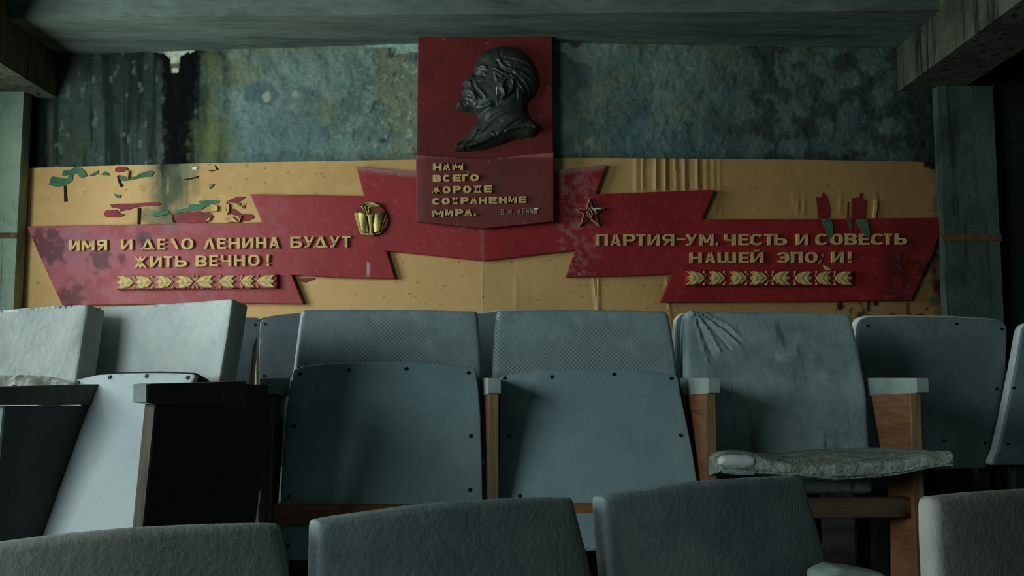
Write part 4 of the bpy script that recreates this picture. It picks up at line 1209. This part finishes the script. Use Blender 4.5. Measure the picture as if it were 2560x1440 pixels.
# ================================================================== SEATS
def disc_px(fr, px, py, off, rr, mat, parent, name='rivet', dome=0.002):
    """small round fastener; rr in metres"""
    a, b = fr.hit([(px, py)], off)[0]
    V = []; n = 10
    for k in range(n): V.append((a + rr * math.cos(2 * math.pi * k / n), b + rr * math.sin(2 * math.pi * k / n), off - .002))
    for k in range(n): V.append((a + rr * .8 * math.cos(2 * math.pi * k / n), b + rr * .8 * math.sin(2 * math.pi * k / n), off + dome))
    V = np.array(V)
    P = fr.P(V[:, 0], V[:, 1], V[:, 2])
    Fc = [(i, (i + 1) % n, n + (i + 1) % n, n + i) for i in range(n)] + [tuple(range(n, 2 * n))]
    return build(name, P, Fc, mat, parent, smooth=40)


def bowfn(ab, depth):
    """cylindrical bow across the width: middle pushed by depth towards the viewer"""
    lo, hi = ab[:, 0].min(), ab[:, 0].max()
    return lambda a, b: depth * (1 - ((a - (lo + hi) / 2) / ((hi - lo) / 2)) ** 2)


def panel_with_rivets(root, name, mat, fr, outline, back, front, bowd, rivets, r=.004, corner=.02, step=.02, rmat='rivet', rr=.0055, hfn=None, parent=None):
    ab = fr.hit(outline, front)
    bf = bowfn(ab, bowd)
    o = slab(name, M[mat], fr, outline, back, front, r, hfn, bf, step, parent or root, corner=corner)
    for x, y in rivets:
        a, b = fr.hit([(x, y)], front + bowd * .5)[0]
        disc_px(fr, x, y, front + float(bf(a, b)) + .0005, rr, M[rmat], o)
    return o


# ---- middle row: frame RF lies at the front of the armrests
MYAW = 5.5
RF = Fr(at(1235, 945, 2.36), MYAW)


def mid(px, py, t, lean, dyaw=0):
    a, b = RF.hit([(px, py)], -t)[0]
    return Fr(RF.P(a, b, -t), MYAW + dyaw, lean)


def rowbox(name, mat, a0, a1, poly_tz, parent, label=None, bevel=0.003):
    """side profile (t, z above floor) extruded across the row from a0 to a1"""
    n = len(poly_tz)
    ring = rcorner(np.array(poly_tz, float), bevel, 2)
    n = len(ring)
    V = []
    for a in (a0, a1):
        for t, z in ring:
            p = RF.o + RF.u * a - RF.n * t
            V.append((p[0], p[1], z))
    Fc = [tuple(range(n)), tuple(range(2 * n - 1, n - 1, -1))] + [(i, n + i, n + (i + 1) % n, (i + 1) % n) for i in range(n)]
    ar = sum(ring[i][0] * ring[(i + 1) % n][1] - ring[(i + 1) % n][0] * ring[i][1] for i in range(n))
    if ar < 0: Fc = [tuple(reversed(f)) for f in Fc]
    Fc = [tuple(reversed(f)) for f in Fc]
    return build(name, V, Fc, mat, parent, label, smooth=0)


def arm_at(px0, px1, root, zt=ZE, drop=.038, drop2=.050, length=.27, side='orange', tone='armgrey', edge='edge', foot=0.0, ppx=None, rake=.11):
    """armrest block on its upright panel, between px0 and px1 (front face)"""
    a0 = RF.hit([(px0, 960)], 0)[0][0]; a1 = RF.hit([(px1, 960)], 0)[0][0]
    rowbox('armrest', M[tone], a0, a1, [(0, zt), (length, zt), (length, zt - drop2), (0.0, zt - drop)], root)
    q0, q1 = ppx if ppx else (px0 + 5, px1 - 5)
    b0 = RF.hit([(q0, 1050)], -.012)[0][0]; b1 = RF.hit([(q1, 1050)], -.012)[0][0]
    pnl = rowbox('side_panel', M[side], b0, b1, [(.016, zt - drop - .001), (.225, zt - drop2 + .003), (rake, .30), (rake + .02, foot), (.016, foot)], root)
    rowbox('front_edge', M[edge], b0, b1, [(.010, zt - drop - .001), (.0158, zt - drop - .001), (.0158, foot), (.010, foot)], pnl, bevel=.001)
    return a0, a1


def seat_root(px, label, group=None):
    p = RF.hit([(px, 945)], -.2)[0][0]
    q = RF.P(p, 0, -.2)
    return thing('theatre_seat', label, 'seat', (q[0], q[1], 0.0), group)


GRP = 'folding theatre seats in the abandoned hall'
# --- seat A
sA = seat_root(960, 'grey folding seat with plywood bottom tipped up, directly right of the whitened seats', GRP)
fA = mid(960, 1180, .085, 17)
AB = [(742, 921), (760, 915), (797, 912), (873, 908.5), (955, 907), (1037, 908.5), (1119, 912.5), (1176, 917), (1189, 922), (1196, 972), (1201.6, 1035), (1204.5, 1130), (1207, 1241), (1209, 1330), (1210, 1392),
      (1100, 1400), (900, 1402), (720, 1400), (696, 1394), (697, 1330), (701, 1250), (708, 1130), (715, 1041), (724, 972), (733, 924)]
panel_with_rivets(sA, 'seat_bottom', 'board', fA, AB, -.012, 0.0, .012,
                  [(750, 935), (873, 925), (1016, 922), (1171, 932), (735, 1065), (1177, 1090), (722, 1242), (1175, 1225), (720, 1365)])
slab('seat_cushion', M['pad'], fA, [(750, 915), (840, 905), (955, 901), (1100, 905), (1180, 915), (1192, 1000), (1198, 1380), (705, 1380), (716, 1100)], -.062, -.013, .015, None, None, .03, sA, off=0.0, corner=.03)
bA = mid(970, 880, .265, 13)
slab('backrest', M['fabric'], bA, [(752, 779), (757, 773), (764, 771.5), (860, 770), (970, 770.5), (1080, 772), (1186, 774.5), (1193, 777), (1197, 795), (1203, 871), (1207, 945), (1212, 1050), (722, 1050), (733, 918), (739, 871), (749, 795)],
     -.045, 0, .014, lambda a, b, d: .004 * (fbm(a * 600 + 90, b * 600 + 50, 90, 2, 501) - .5), None, .02, sA, corner=.008)
slab('back_panel', M['backboard'], bA, [(752, 783), (760, 777), (1185, 779), (1194, 790), (1205, 945), (1212, 1150), (722, 1150), (735, 918)], -.053, -.0455, .002, None, None, .03, sA, off=-.05, corner=.012)
# --- seat B
sB = seat_root(1480, 'grey folding seat with plywood bottom tipped up, directly left of the seat that is down', GRP)
fB = mid(1480, 1150, .085, 18)
BB = [(1244, 948), (1255, 940), (1309, 931), (1391, 927), (1473, 925.5), (1555, 926.5), (1637, 930.5), (1685, 935), (1695, 943), (1700.5, 981), (1719.5, 1068), (1732, 1130), (1743, 1199), (1754, 1290), (1760, 1372),
      (1600, 1376), (1400, 1378), (1236, 1374), (1240, 1290), (1245, 1190), (1248, 1080), (1249, 990)]
panel_with_rivets(sB, 'seat_bottom', 'board', fB, BB, -.012, 0, .014, [(1262, 945), (1380, 942), (1535, 936), (1678, 946), (1274, 1091), (1702, 1088), (1300, 1240), (1724, 1235)])
slab('seat_cushion', M['pad'], fB, [(1262, 935), (1390, 922), (1475, 920), (1560, 921), (1680, 932), (1700, 1000), (1740, 1330), (1255, 1340), (1258, 1050)], -.062, -.013, .015, None, None, .03, sB, off=0.0, corner=.03)
bB = mid(1455, 880, .265, 12)
slab('backrest', M['fabric'], bB, [(1244, 779), (1251, 774), (1350, 772.5), (1455, 772), (1560, 773), (1660, 775), (1670, 780), (1674, 788), (1689.5, 877), (1696, 931), (1712, 1050), (1226, 1050), (1233, 940), (1235.5, 877), (1242, 790)],
     -.045, 0, .014, lambda a, b, d: .005 * (fbm(a * 600 + 190, b * 600 + 50, 90, 2, 502) - .5) + .0015 * np.exp(-((a + .0) / .01) ** 2), None, .02, sB, corner=.008)
slab('back_panel', M['backboard'], bB, [(1246, 785), (1256, 779), (1660, 781), (1670, 792), (1694, 931), (1712, 1150), (1228, 1150), (1236, 940)], -.053, -.0455, .002, None, None, .03, sB, off=-.05, corner=.012)
# --- seat C: drop seat lying down
sC = seat_root(1990, 'grey folding seat with its frayed cushion down, right end of the row facing us', GRP)
bC = mid(1930, 930, .255, 13)
CFOLD = [([(1733, 783), (1752, 850), (1768, 905)], 3.2, 5), ([(1740, 783), (1778, 838), (1800, 880)], 3.2, 6), ([(1744, 780), (1800, 822), (1850, 862)], 3.6, 6), ([(1748, 778), (1820, 812), (1845, 836)], 3, 5), ([(1736, 783), (1762, 845), (1782, 890)], 2.6, -5),
         ([(1742, 782), (1790, 830), (1825, 872)], 2.8, -6), ([(1746, 779), (1810, 818), (1846, 850)], 2.8, -5)]
CF_AB = [(bC.hit(p, .002), w / 900, h * .001) for p, w, h in CFOLD]


def chfn(a, b, d):
    h = .006 * (fbm(a * 600 + 290, b * 600 + 50, 80, 2, 503) - .5)
    p = np.stack([a, b], -1)
    for q, w, am in CF_AB:
        h = h + am * np.exp(-(dist_poly(p, q, False) / w) ** 2)
    return h * sstep(0, .01, d)


slab('backrest', M['fabricworn'], bC, [(1714, 800), (1717, 780), (1724, 774), (1732, 771), (1745, 775), (1850, 775.5), (1990, 777), (2116, 779), (2125, 782), (2133.5, 800), (2147, 855), (2161, 926), (2172, 1000), (2178.6, 1120), (2184, 1230),
                                       (1716, 1230), (1713, 1120), (1712, 940), (1712, 850)], -.05, 0, .016, chfn, None, .0075, sC, corner=.006)
slab('back_panel', M['backboard'], bC, [(1720, 790), (1732, 782), (2112, 785), (2126, 800), (2160, 945), (2182, 1230), (1718, 1230), (1716, 945)], -.058, -.0505, .002, None, None, .03, sC, off=-.055, corner=.012)
# armrests and posts (each seat keeps the one on its right; A also has the left one)
arm_at(650, 689, sA, ppx=(655, 684), edge='greyedge', side='darkpanel')
arm_at(1221, 1252, sA, ppx=(1223, 1246))
arm_at(1771, 1800, sB, ppx=(1766, 1788))
arm_at(2292, 2321, sC, ppx=(2278, 2302), rake=.14)


def rail(x0, x1, y0, y1, root, t=.0, label=None):
    fr = mid((x0 + x1) / 2, (y0 + y1) / 2, t, 0)
    return slab('front_rail', M['orangerail'], fr, [(x0, y0), (x1, y0), (x1, y1), (x0, y1)], -.022, 0, .002, None, None, .05, root)


M['orangerail'] = wood('orange_rail_wood', lin(160, 108, 58), lin(130, 84, 42), 0, 0.55)
rail(646, 1216, 1262, 1314, sA, .03)
rail(1252, 1766, 1258, 1310, sB, .03)
M['brownrail'] = wood('brown_rail_wood', lin(104, 84, 62), lin(78, 62, 46), 0, 0.65)
frc = mid(2040, 1270, .03, 0)
slab('front_rail', M['brownrail'], frc, [(1790, 1247), (2285, 1244), (2285, 1294), (1790, 1297)], -.022, 0, .002, None, None, .05, sC)


# the lowered seat: lofted through traced rims
def lowered_seat():
    ft = RF.o  # row frame
    def curve(pts, t):
        fr = Fr(RF.o, MYAW)
        q = spl(pts, 6, False)
        ab = RF.hit(q, -t)
        s = np.linspace(ab[0, 0], ab[-1, 0], 60)
        return s, np.interp(s, ab[:, 0], ab[:, 1])
    tf, tb = -.10, .20
    top_b = [(1800, 1145), (1815, 1133), (1860, 1129.5), (1940, 1129), (2000, 1134), (2036, 1138), (2100, 1129), (2200, 1121), (2300, 1120), (2360, 1125), (2372, 1130)]
    rim = [(1799, 1150), (1830, 1140), (1895, 1142), (1930, 1150), (1969, 1157), (2038, 1160), (2133, 1157), (2243, 1151), (2310, 1141), (2366, 1130), (2377, 1129)]
    bot = [(1801, 1176), (1830, 1178), (1900, 1184), (1997, 1190), (2060, 1197), (2106, 1199), (2180, 1194), (2243, 1187), (2325, 1170), (2374, 1166), (2378, 1164)]
    rows = []
    sf, zf = curve(rim, tf)
    sbk, zb = curve(bot, tf + .006)
    sk, zk = curve(top_b, tb)
    n = 60
    k = np.linspace(0, 1, n)
    lump = lambda amp, seed, sc=9: amp * (fbm(k * 200, 0 * k + 5, sc, 3, seed) - .5)
    def row(s, z, t): rows.append(RF.P(s, z, -np.asarray(t) * np.ones(n)))
    # back underside -> back top -> top surface -> rim -> front face -> underside
    wid = (sf[-1] - sf[0]); wk = sk[-1] - sk[0]
    apan = RF.hit([(2270, 1050)], -.012)[0][0]
    sk2 = np.linspace(sf[0] + .012, apan - .012, n)
    zk2 = zk
    row(sk2, zk2 - .055, tb)
    row(sk2, zk2 - .012, tb + .004)
    row(sk2, zk2, tb - .01)
    for u in (.25, .5, .72, .86, .94):
        s = sk2 * (1 - u ** 5) + sf * u ** 5
        z = zk2 * (1 - u) + zf * u + .010 * math.sin(math.pi * u) + lump(.003, 520 + int(u * 100), 30)
        row(s, z, tb * (1 - u) + tf * u)
    row(sf, zf + .001 + lump(.003, 530), tf + .004)
    row(sf, zf - .004 + lump(.004, 531), tf - .006 + lump(.005, 532))
    for u in (.25, .5, .75):
        row(sf * (1 - u) + sbk * u, zf * (1 - u) + zbk_(u, zf, zb) * u + lump(.004, 533 + int(u * 8)), tf - .008 + lump(.011, 540 + int(u * 8), 7))
    row(sbk, zb + .008, tf - .004 + lump(.006, 550))
    row(sbk, zb + .002, tf - .003)
    row(sbk, zb - .004, tf + .012)
    row(sk2, zk2 - .06, tb - .005)
    R = np.array(rows); m = len(R)
    V = R.reshape(-1, 3)
    Fc = []
    for i in range(m):
        for j in range(n - 1):
            a, b = i * n + j, i * n + j + 1
            c, d = ((i + 1) % m) * n + j + 1, ((i + 1) % m) * n + j
            Fc.append((a, b, c, d)[::-1])
    Fc.append(tuple(i * n for i in range(m)))
    Fc.append(tuple(i * n + n - 1 for i in range(m))[::-1])
    uv = np.stack([np.tile(k * .5, m), np.repeat(np.arange(m) * .03, n)], -1)
    return build('seat_cushion', V, Fc, M['seatside'], sC, 'pale frayed seat cushion folded down', uv, smooth=50)


def zbk_(u, zf, zb): return zb
lowered_seat()
# pale fold of cover turned back over the left front corner, and the plywood under it
fcor = mid(1850, 1155, -.112, 0)
slab('cover_fold', M['pale'], fcor, [(1800, 1150), (1808, 1141), (1840, 1138), (1880, 1140), (1893, 1146), (1894, 1166), (1870, 1171), (1820, 1169), (1801, 1163)], -.02, 0.0, .012, None, None, .012, sC, corner=.01)
slab('seat_bottom', M['board'], fcor, [(1804, 1175), (1850, 1178), (1888, 1182), (1886, 1188), (1850, 1188), (1812, 1184)], -.03, -.004, .003, None, None, .02, sC, off=-.004)


# ---- angled pair on the left, turned to the windows
def lfr(px, py, Y, yaw, lean): return Fr(at(px, py, Y), yaw, lean)


def lseat_root(px, Y, label):
    p = at(px, 945, Y)
    return thing('theatre_seat', label, 'seat', (p[0], p[1], 0), GRP)


s1 = lseat_root(330, 2.1, 'dust-whitened folding seat turned to the windows, its pale bottom tipped up, second from left')
b1 = lfr(430, 850, 2.20, -27, 13)
ab_ = b1.hit([(266, 800), (592, 800)], 0)[:, 0]
slab('backrest', M['pale'], b1, [(266, 776), (272, 771), (342, 763.5), (400, 759), (465, 755), (530, 752), (590, 751), (593, 757), (582, 836), (569, 915), (562, 960), (556, 1020), (222, 1030), (235, 929), (246, 863), (263, 798)],
     -.050, 0, .006, None, lambda a, b: .018 * ((a - ab_.mean()) / (ab_[1] - ab_[0]) * 2) ** 2, .02, s1, corner=.006)
slab('back_panel', M['trim'], b1, [(268, 778), (342, 768), (465, 759), (588, 756), (582, 836), (569, 915), (556, 1020), (222, 1030), (235, 929), (263, 798)],
     -.058, -.0505, .002, None, lambda a, b: .018 * ((a - ab_.mean()) / (ab_[1] - ab_[0]) * 2) ** 2, .03, s1, corner=.012)
for x, y in ((530, 815), (540, 850), (531, 905)): pass
f1 = lfr(260, 1140, 2.02, -27, 21)
S1 = [(181, 960), (184, 951), (192, 947), (246, 935.5), (300, 932), (355, 931), (420, 931), (480, 933), (488, 938), (474, 962), (440, 1060), (416, 1180), (394, 1330), (384, 1400), (-20, 1405), (3, 1345), (40, 1275), (74, 1200), (104, 1130), (134, 1050), (150, 1013), (170, 975)]
a1_ = f1.hit([(60, 1150), (450, 1150)], 0)[:, 0]
panel_with_rivets(s1, 'seat_bottom', 'paleboard', f1, S1, -.012, 0, 0.0, [(195, 957), (275, 943), (367, 940), (470, 944), (139, 1076), (58, 1256)], corner=.016)
slab('seat_cushion', M['pad'], f1, [(200, 944), (300, 928), (400, 926), (490, 930), (496, 945), (440, 1100), (384, 1380), (30, 1380), (150, 1060)], -.058, -.013, .012, None, None, .03, s1, off=-.02, corner=.02)


class LRow:
    def __init__(s, px, Y, yaw): s.f = Fr(at(px, 945, Y), yaw)
    def prof(s, name, mat, a0, a1, tz, parent, bevel=.003):
        ring = rcorner(np.array(tz, float), bevel, 2); n = len(ring); V = []
        for a in (a0, a1):
            for t, z in ring:
                p = s.f.o + s.f.u * a - s.f.n * t
                V.append((p[0], p[1], z))
        Fc = [tuple(range(n)), tuple(range(2 * n - 1, n - 1, -1))] + [(i, n + i, n + (i + 1) % n, (i + 1) % n) for i in range(n)]
        ar = sum(ring[i][0] * ring[(i + 1) % n][1] - ring[(i + 1) % n][0] * ring[i][1] for i in range(n))
        if ar > 0: Fc = [tuple(reversed(f)) for f in Fc]
        return build(name, V, Fc, mat, parent, smooth=0)


l1 = LRow(350, 1.823, -27)
zt1 = ZE - .011
ar1 = l1.prof('armrest', M['armdark'], -.017, .017, [(.004, zt1), (.27, zt1 + .004), (.27, zt1 - .052), (.006, zt1 - .036)], s1, .006)
l1.prof('end_cap', M['armgrey'], -.017, .017, [(0, zt1 - .001), (.004, zt1), (.006, zt1 - .036), (.001, zt1 - .035)], ar1, .001)
pn1 = l1.prof('side_panel', M['darkpanel'], -.012, .012, [(.030, zt1 - .038), (.20, zt1 - .048), (.272, zt1 - .056), (.272, zt1 - .002), (.345, zt1 - .004), (.335, .45), (.27, .10), (.25, 0), (-.02, 0), (0.0, .22), (.015, .40)], s1, .002)
l1.prof('front_edge', M['greyedge'], -.013, .013, [(.026, zt1 - .038), (.031, zt1 - .038), (.016, .40), (.001, .22), (-.019, 0), (-.026, 0), (-.006, .22), (.010, .40)], pn1, .001)

s0 = lseat_root(-40, 2.15, 'dust-whitened folding seat turned to the windows, seat padding torn open, at the left edge')
b0 = lfr(100, 850, 2.26, -27, 13)
ab0 = b0.hit([(-230, 800), (231, 800)], 0)[:, 0]
slab('backrest', M['palegrimy'], b0, [(-215, 800), (-205, 790), (-100, 780), (0, 774.5), (60, 769), (140, 765.5), (226, 764), (231, 767), (227, 795), (216, 877), (206.5, 942), (198, 1010), (-260, 1030)],
     -.050, 0, .006, lambda a, b, d: .005 * (fbm(a * 500 + 90, b * 500 + 50, 90, 2, 561) - .5) * sstep(0, .02, d), lambda a, b: .016 * ((a - ab0.mean()) / (ab0[1] - ab0[0]) * 2) ** 2, .02, s0, corner=.006)
slab('back_panel', M['trim'], b0, [(-210, 805), (-100, 785), (60, 774), (224, 769), (216, 877), (206.5, 942), (198, 1010), (-255, 1030)], -.058, -.0505, .002, None,
     lambda a, b: .016 * ((a - ab0.mean()) / (ab0[1] - ab0[0]) * 2) ** 2, .03, s0, corner=.012)
l0 = LRow(-30, 1.90, -27)
zt0 = ZE - .017
ar0 = l0.prof('armrest', M['armdark'], -.017, .017, [(.0, zt0), (.30, zt0 + .004), (.30, zt0 - .042), (.0, zt0 - .036)], s0, .006)
pn0 = l0.prof('side_panel', M['darkpanel'], -.012, .012, [(.030, zt0 - .038), (.28, zt0 - .044), (.26, .40), (.25, 0), (-.02, 0), (0.0, .22), (.02, .40)], s0, .002)
l0.prof('front_edge', M['armgrey'], -.013, .013, [(.026, zt0 - .038), (.031, zt0 - .038), (.021, .40), (.001, .22), (-.019, 0), (-.026, 0), (-.006, .22), (.016, .40)], pn0, .001)
f0 = lfr(60, 1000, 2.12, -27, 21)
slab('torn_padding', M['foam'], f0, spl([(-120, 948), (-40, 934), (0, 931), (60, 931), (110, 934), (150, 944), (176, 958), (172, 968), (120, 984), (-60, 996), (-130, 985)], 4), -.06, 0, .02,
     lambda a, b, d: .035 * (fbm(a * 900 + 50, b * 900 + 50, 28, 4, 562) - .5) * sstep(0, .01, d), None, .006, s0, 'torn pale padding with dark holes', smooth=180)
slab('seat_bottom', M['paleboard'], f0, [(-230, 960), (-100, 938), (60, 940), (168, 965), (120, 1100), (20, 1345), (-420, 1400)], .001, .012, .003, None, None, .04, s0, corner=.016) if False else None
sb0 = slab('seat_bottom', M['paleboard'], f0, [(-260, 985), (-100, 985), (60, 985), (110, 990), (30, 1110), (-80, 1330), (-440, 1400)], .012, .022, .003, None, None, .04, s0, corner=.016)

# ---- row behind, backs towards us
GB = 'seats behind, seen from the back'


def back_seat(label, cxp, Y, yaw, lean, outline, rivets, padx=6, bow=.010, padw=1.012, pmat='pale'):
    p = at(cxp, 945, Y)
    rt = thing('theatre_seat', label, 'seat', (p[0], p[1] + .1, 0), GB)
    fr = lfr(cxp, 900, Y, yaw, lean)
    ab = fr.hit(outline, 0)
    bf = bowfn(ab, bow)
    o = slab('back_panel', M['backboard'], fr, outline, -.011, 0, .004, None, bf, .02, rt, corner=.022)
    for x, y in rivets:
        a, b = fr.hit([(x, y)], bow * .6)[0]
        disc_px(fr, x, y, float(bf(a, b)) + .0005, .0055, M['rivet'], o)
    c = np.array(outline).mean(0)
    big = [(c[0] + (x - c[0]) * padw, (y - padx) if y < c[1] else y) for x, y in outline]
    slab('backrest', M[pmat], fr, big, -.056, -.0115, .02, None, bf, .03, rt, corner=.03)
    # stand: two legs and a seat on the far side
    lo, hi = ab[:, 0].min(), ab[:, 0].max()
    for a in (lo + .10, hi - .10):
        q = fr.P(a, ab[:, 1].min() + .05, -.035)
        boxes('leg', M['darkpanel'], [(q[0] - .014, q[0] + .014, q[1] - .02, q[1] + .05, 0, q[2] + .05)], rt)
    q = fr.P((lo + hi) / 2, 0, 0)
    boxes('seat_bottom', M['pad'], [(q[0] - .19, q[0] + .19, q[1] + .10, q[1] + .42, .36, .42)], rt)
    boxes('shade_panel', M['pad'], [(q[0] - .225, q[0] + .225, q[1] + .062, q[1] + .085, .01, .40)], rt)  # added dark panel standing in for the shade below the back
    return rt


back_seat('dark seat back seen from behind, right of the drop seat, bent rim catching light', 2330, 3.1, 2, 5,
          [(2143, 815), (2150, 798), (2169, 793), (2256, 791.5), (2380, 794), (2490, 800), (2516, 808), (2518, 840), (2517, 870), (2513, 931), (2497, 1013), (2479, 1125), (2468, 1171), (2330, 1174), (2130, 1172), (2138, 960)],
          [(2392, 810), (2505, 823), (2492, 972), (2360, 1101), (2463, 1108), (2170, 815)])
back_seat('dark seat back seen from behind, leaning at the right edge of the picture', 2680, 3.05, 3, 5,
          [(2556, 812), (2600, 803), (2720, 800), (2880, 806), (2890, 830), (2860, 1163), (2480, 1163), (2496, 1125), (2512, 1054), (2536, 931)], [(2535, 970), (2520, 1110), (2580, 822)], 4)
back_seat('dark seat back behind the left tipped-up seat, rivet at its upper corner', 880, 3.02, 2, 5,
          [(648, 830), (650, 806), (658, 795), (700, 787), (753, 783), (900, 779), (1090, 780), (1112, 790), (1108, 940), (1100, 1165), (650, 1165), (646, 920)], [(663, 810), (1090, 797), (660, 940)], 2, padw=1.05, pmat='pad')
back_seat('dark seat back showing in the gap between the two tipped-up seats', 1370, 3.06, 2, 5,
          [(1128, 800), (1140, 788), (1196, 784), (1248, 778), (1400, 776), (1570, 780), (1600, 790), (1600, 940), (1590, 1165), (1136, 1165), (1130, 940)], [(1150, 805), (1580, 800)], 4)
back_seat('dark seat back showing as a pale curved edge left of the drop seat', 1870, 3.06, 2, 5,
          [(1689, 830), (1692, 800), (1702, 786), (1740, 783), (1880, 781), (2030, 785), (2062, 792), (2062, 940), (2050, 1165), (1700, 1165), (1690, 940)], [(1712, 806), (2040, 806)], 4)
back_seat('dark seat back mostly hidden behind the bright turned seat', 450, 3.13, 2, 5,
          [(180, 815), (200, 800), (420, 794), (560, 792), (640, 796), (653, 806), (648, 830), (634, 870), (628, 940), (625, 1165), (190, 1165)], [(638, 812), (210, 820)], 4)

# ---- front row, lower level, turned the other way
GF_ = 'seats of the near row'


def front_seat(label, frr, outline, mat, bow=.012, cap=.03, seed=0, corner=.012, rr=.014):
    fr = frr
    ab = fr.hit(outline, 0)
    c = fr.P(ab[:, 0].mean(), ab[:, 1].min(), -.1)
    rt = thing('theatre_seat', label, 'seat', (c[0], c[1], -.45), GF_)
    bf = bowfn(ab, bow)
    slab('backrest', M[mat], fr, outline, -cap, 0, rr, lambda a, b, d: .006 * (fbm(a * 500 + 90, b * 500 + 70, 110, 2, 570 + seed) - .5) * sstep(0, .03, d), bf, .018, rt, corner=corner)
    k = np.array(outline, float); m = k.mean(0); k = m + (k - m) * .985
    slab('back_panel', M['backboard'], fr, k, -cap - .009, -cap - .0005, .002, None, bf, .03, rt, off=-cap, corner=.012)
    lo, hi = ab[:, 0].min(), ab[:, 0].max(); zb = ab[:, 1].min()
    for a in (lo + .02, hi - .02):
        pts = [fr.P(a + s, zb + .1, t) for s in (-.012, .012) for t in (-.05, .0)]
        x = [float(p[0]) for p in pts]; y = [float(p[1]) for p in pts]
        boxes('leg', M['darkpanel'], [(min(x), max(x), min(y), max(y), -.45, float(pts[0][2]))], rt)
    return rt


FYAW = 31
def ffr(px, py, Y, yaw=FYAW, lean=8): return Fr(at(px, py, Y), yaw, lean)


def drow(px):      # depth of the near row along the picture
    y = 1350 + (px - 0) * (1195 - 1350) / 2010
    return F * .2 / (y - 945)


front_seat('near seat back at the bottom left corner, dusty grey-brown', ffr(350, 1330, drow(350)),
           [(-190, 1380), (-100, 1368), (0, 1354), (90, 1342), (170, 1332), (330, 1318), (500, 1310), (640, 1307), (698, 1308), (705, 1322), (715, 1364), (723, 1405), (730, 1450), (744, 1560), (760, 1680), (-260, 1760)], 'frontdusty', .02, .03, 1)
front_seat('near seat back in the middle of the bottom edge, dark grey', ffr(1100, 1270, drow(1100)),
           [(789, 1316), (791, 1303), (800, 1296.5), (846, 1288), (955, 1273), (1037, 1261), (1147, 1252), (1300, 1243.5), (1364, 1242), (1430, 1243), (1436, 1255), (1454, 1323), (1473.5, 1392), (1484, 1440), (1510, 1560), (1530, 1660), (776, 1720), (784, 1560), (788, 1400)],
           'front', .015, .03, 2)
front_seat('near seat back right of centre at the bottom edge, pale left side', ffr(1770, 1210, drow(1770)),
           [(1506, 1260), (1507, 1242), (1512, 1237), (1583, 1225), (1692, 1207), (1774, 1199.5), (1900, 1192), (1990, 1187.5), (2008, 1192), (2012, 1203), (2024, 1252), (2040.5, 1302), (2062.5, 1373), (2078, 1437), (2100, 1540), (2115, 1600), (1530, 1660), (1520, 1440), (1512, 1340)],
           'front', .015, .03, 3)
front_seat('near brownish seat back in the bottom right corner, pale rounded left side', ffr(2500, 1230, 1.62, 33),
           [(2333, 1262), (2335, 1246), (2345, 1239.5), (2434, 1229.5), (2560, 1221.5), (2700, 1214), (2790, 1212), (2800, 1230), (2830, 1560), (2350, 1640), (2342, 1440), (2335, 1323)], 'frontbrown', .015, .03, 4)
# armrest poking up beyond the bottom edge
la = thing('armrest', 'pale armrest end just showing at the bottom edge, right of the near grey seat', 'armrest', (at(2150, 1440, 1.75)[0], at(2150, 1440, 1.75)[1], -.45))
fa = Fr(at(2150, 1440, 1.74), 12, 0)
slab('arm_pad', M['armgrey'], fa, [(2060, 1440), (2079, 1429), (2100, 1420.5), (2161, 1427), (2224, 1438), (2232, 1470), (2062, 1470)], -.06, 0, .012, None, None, .012, la, corner=.01)
q = fa.P(0, 0, 0)
boxes('post', M['darkpanel'], [(q[0] - .015, q[0] + .015, q[1] + .01, q[1] + .05, -.45, q[2] - .02)], la)
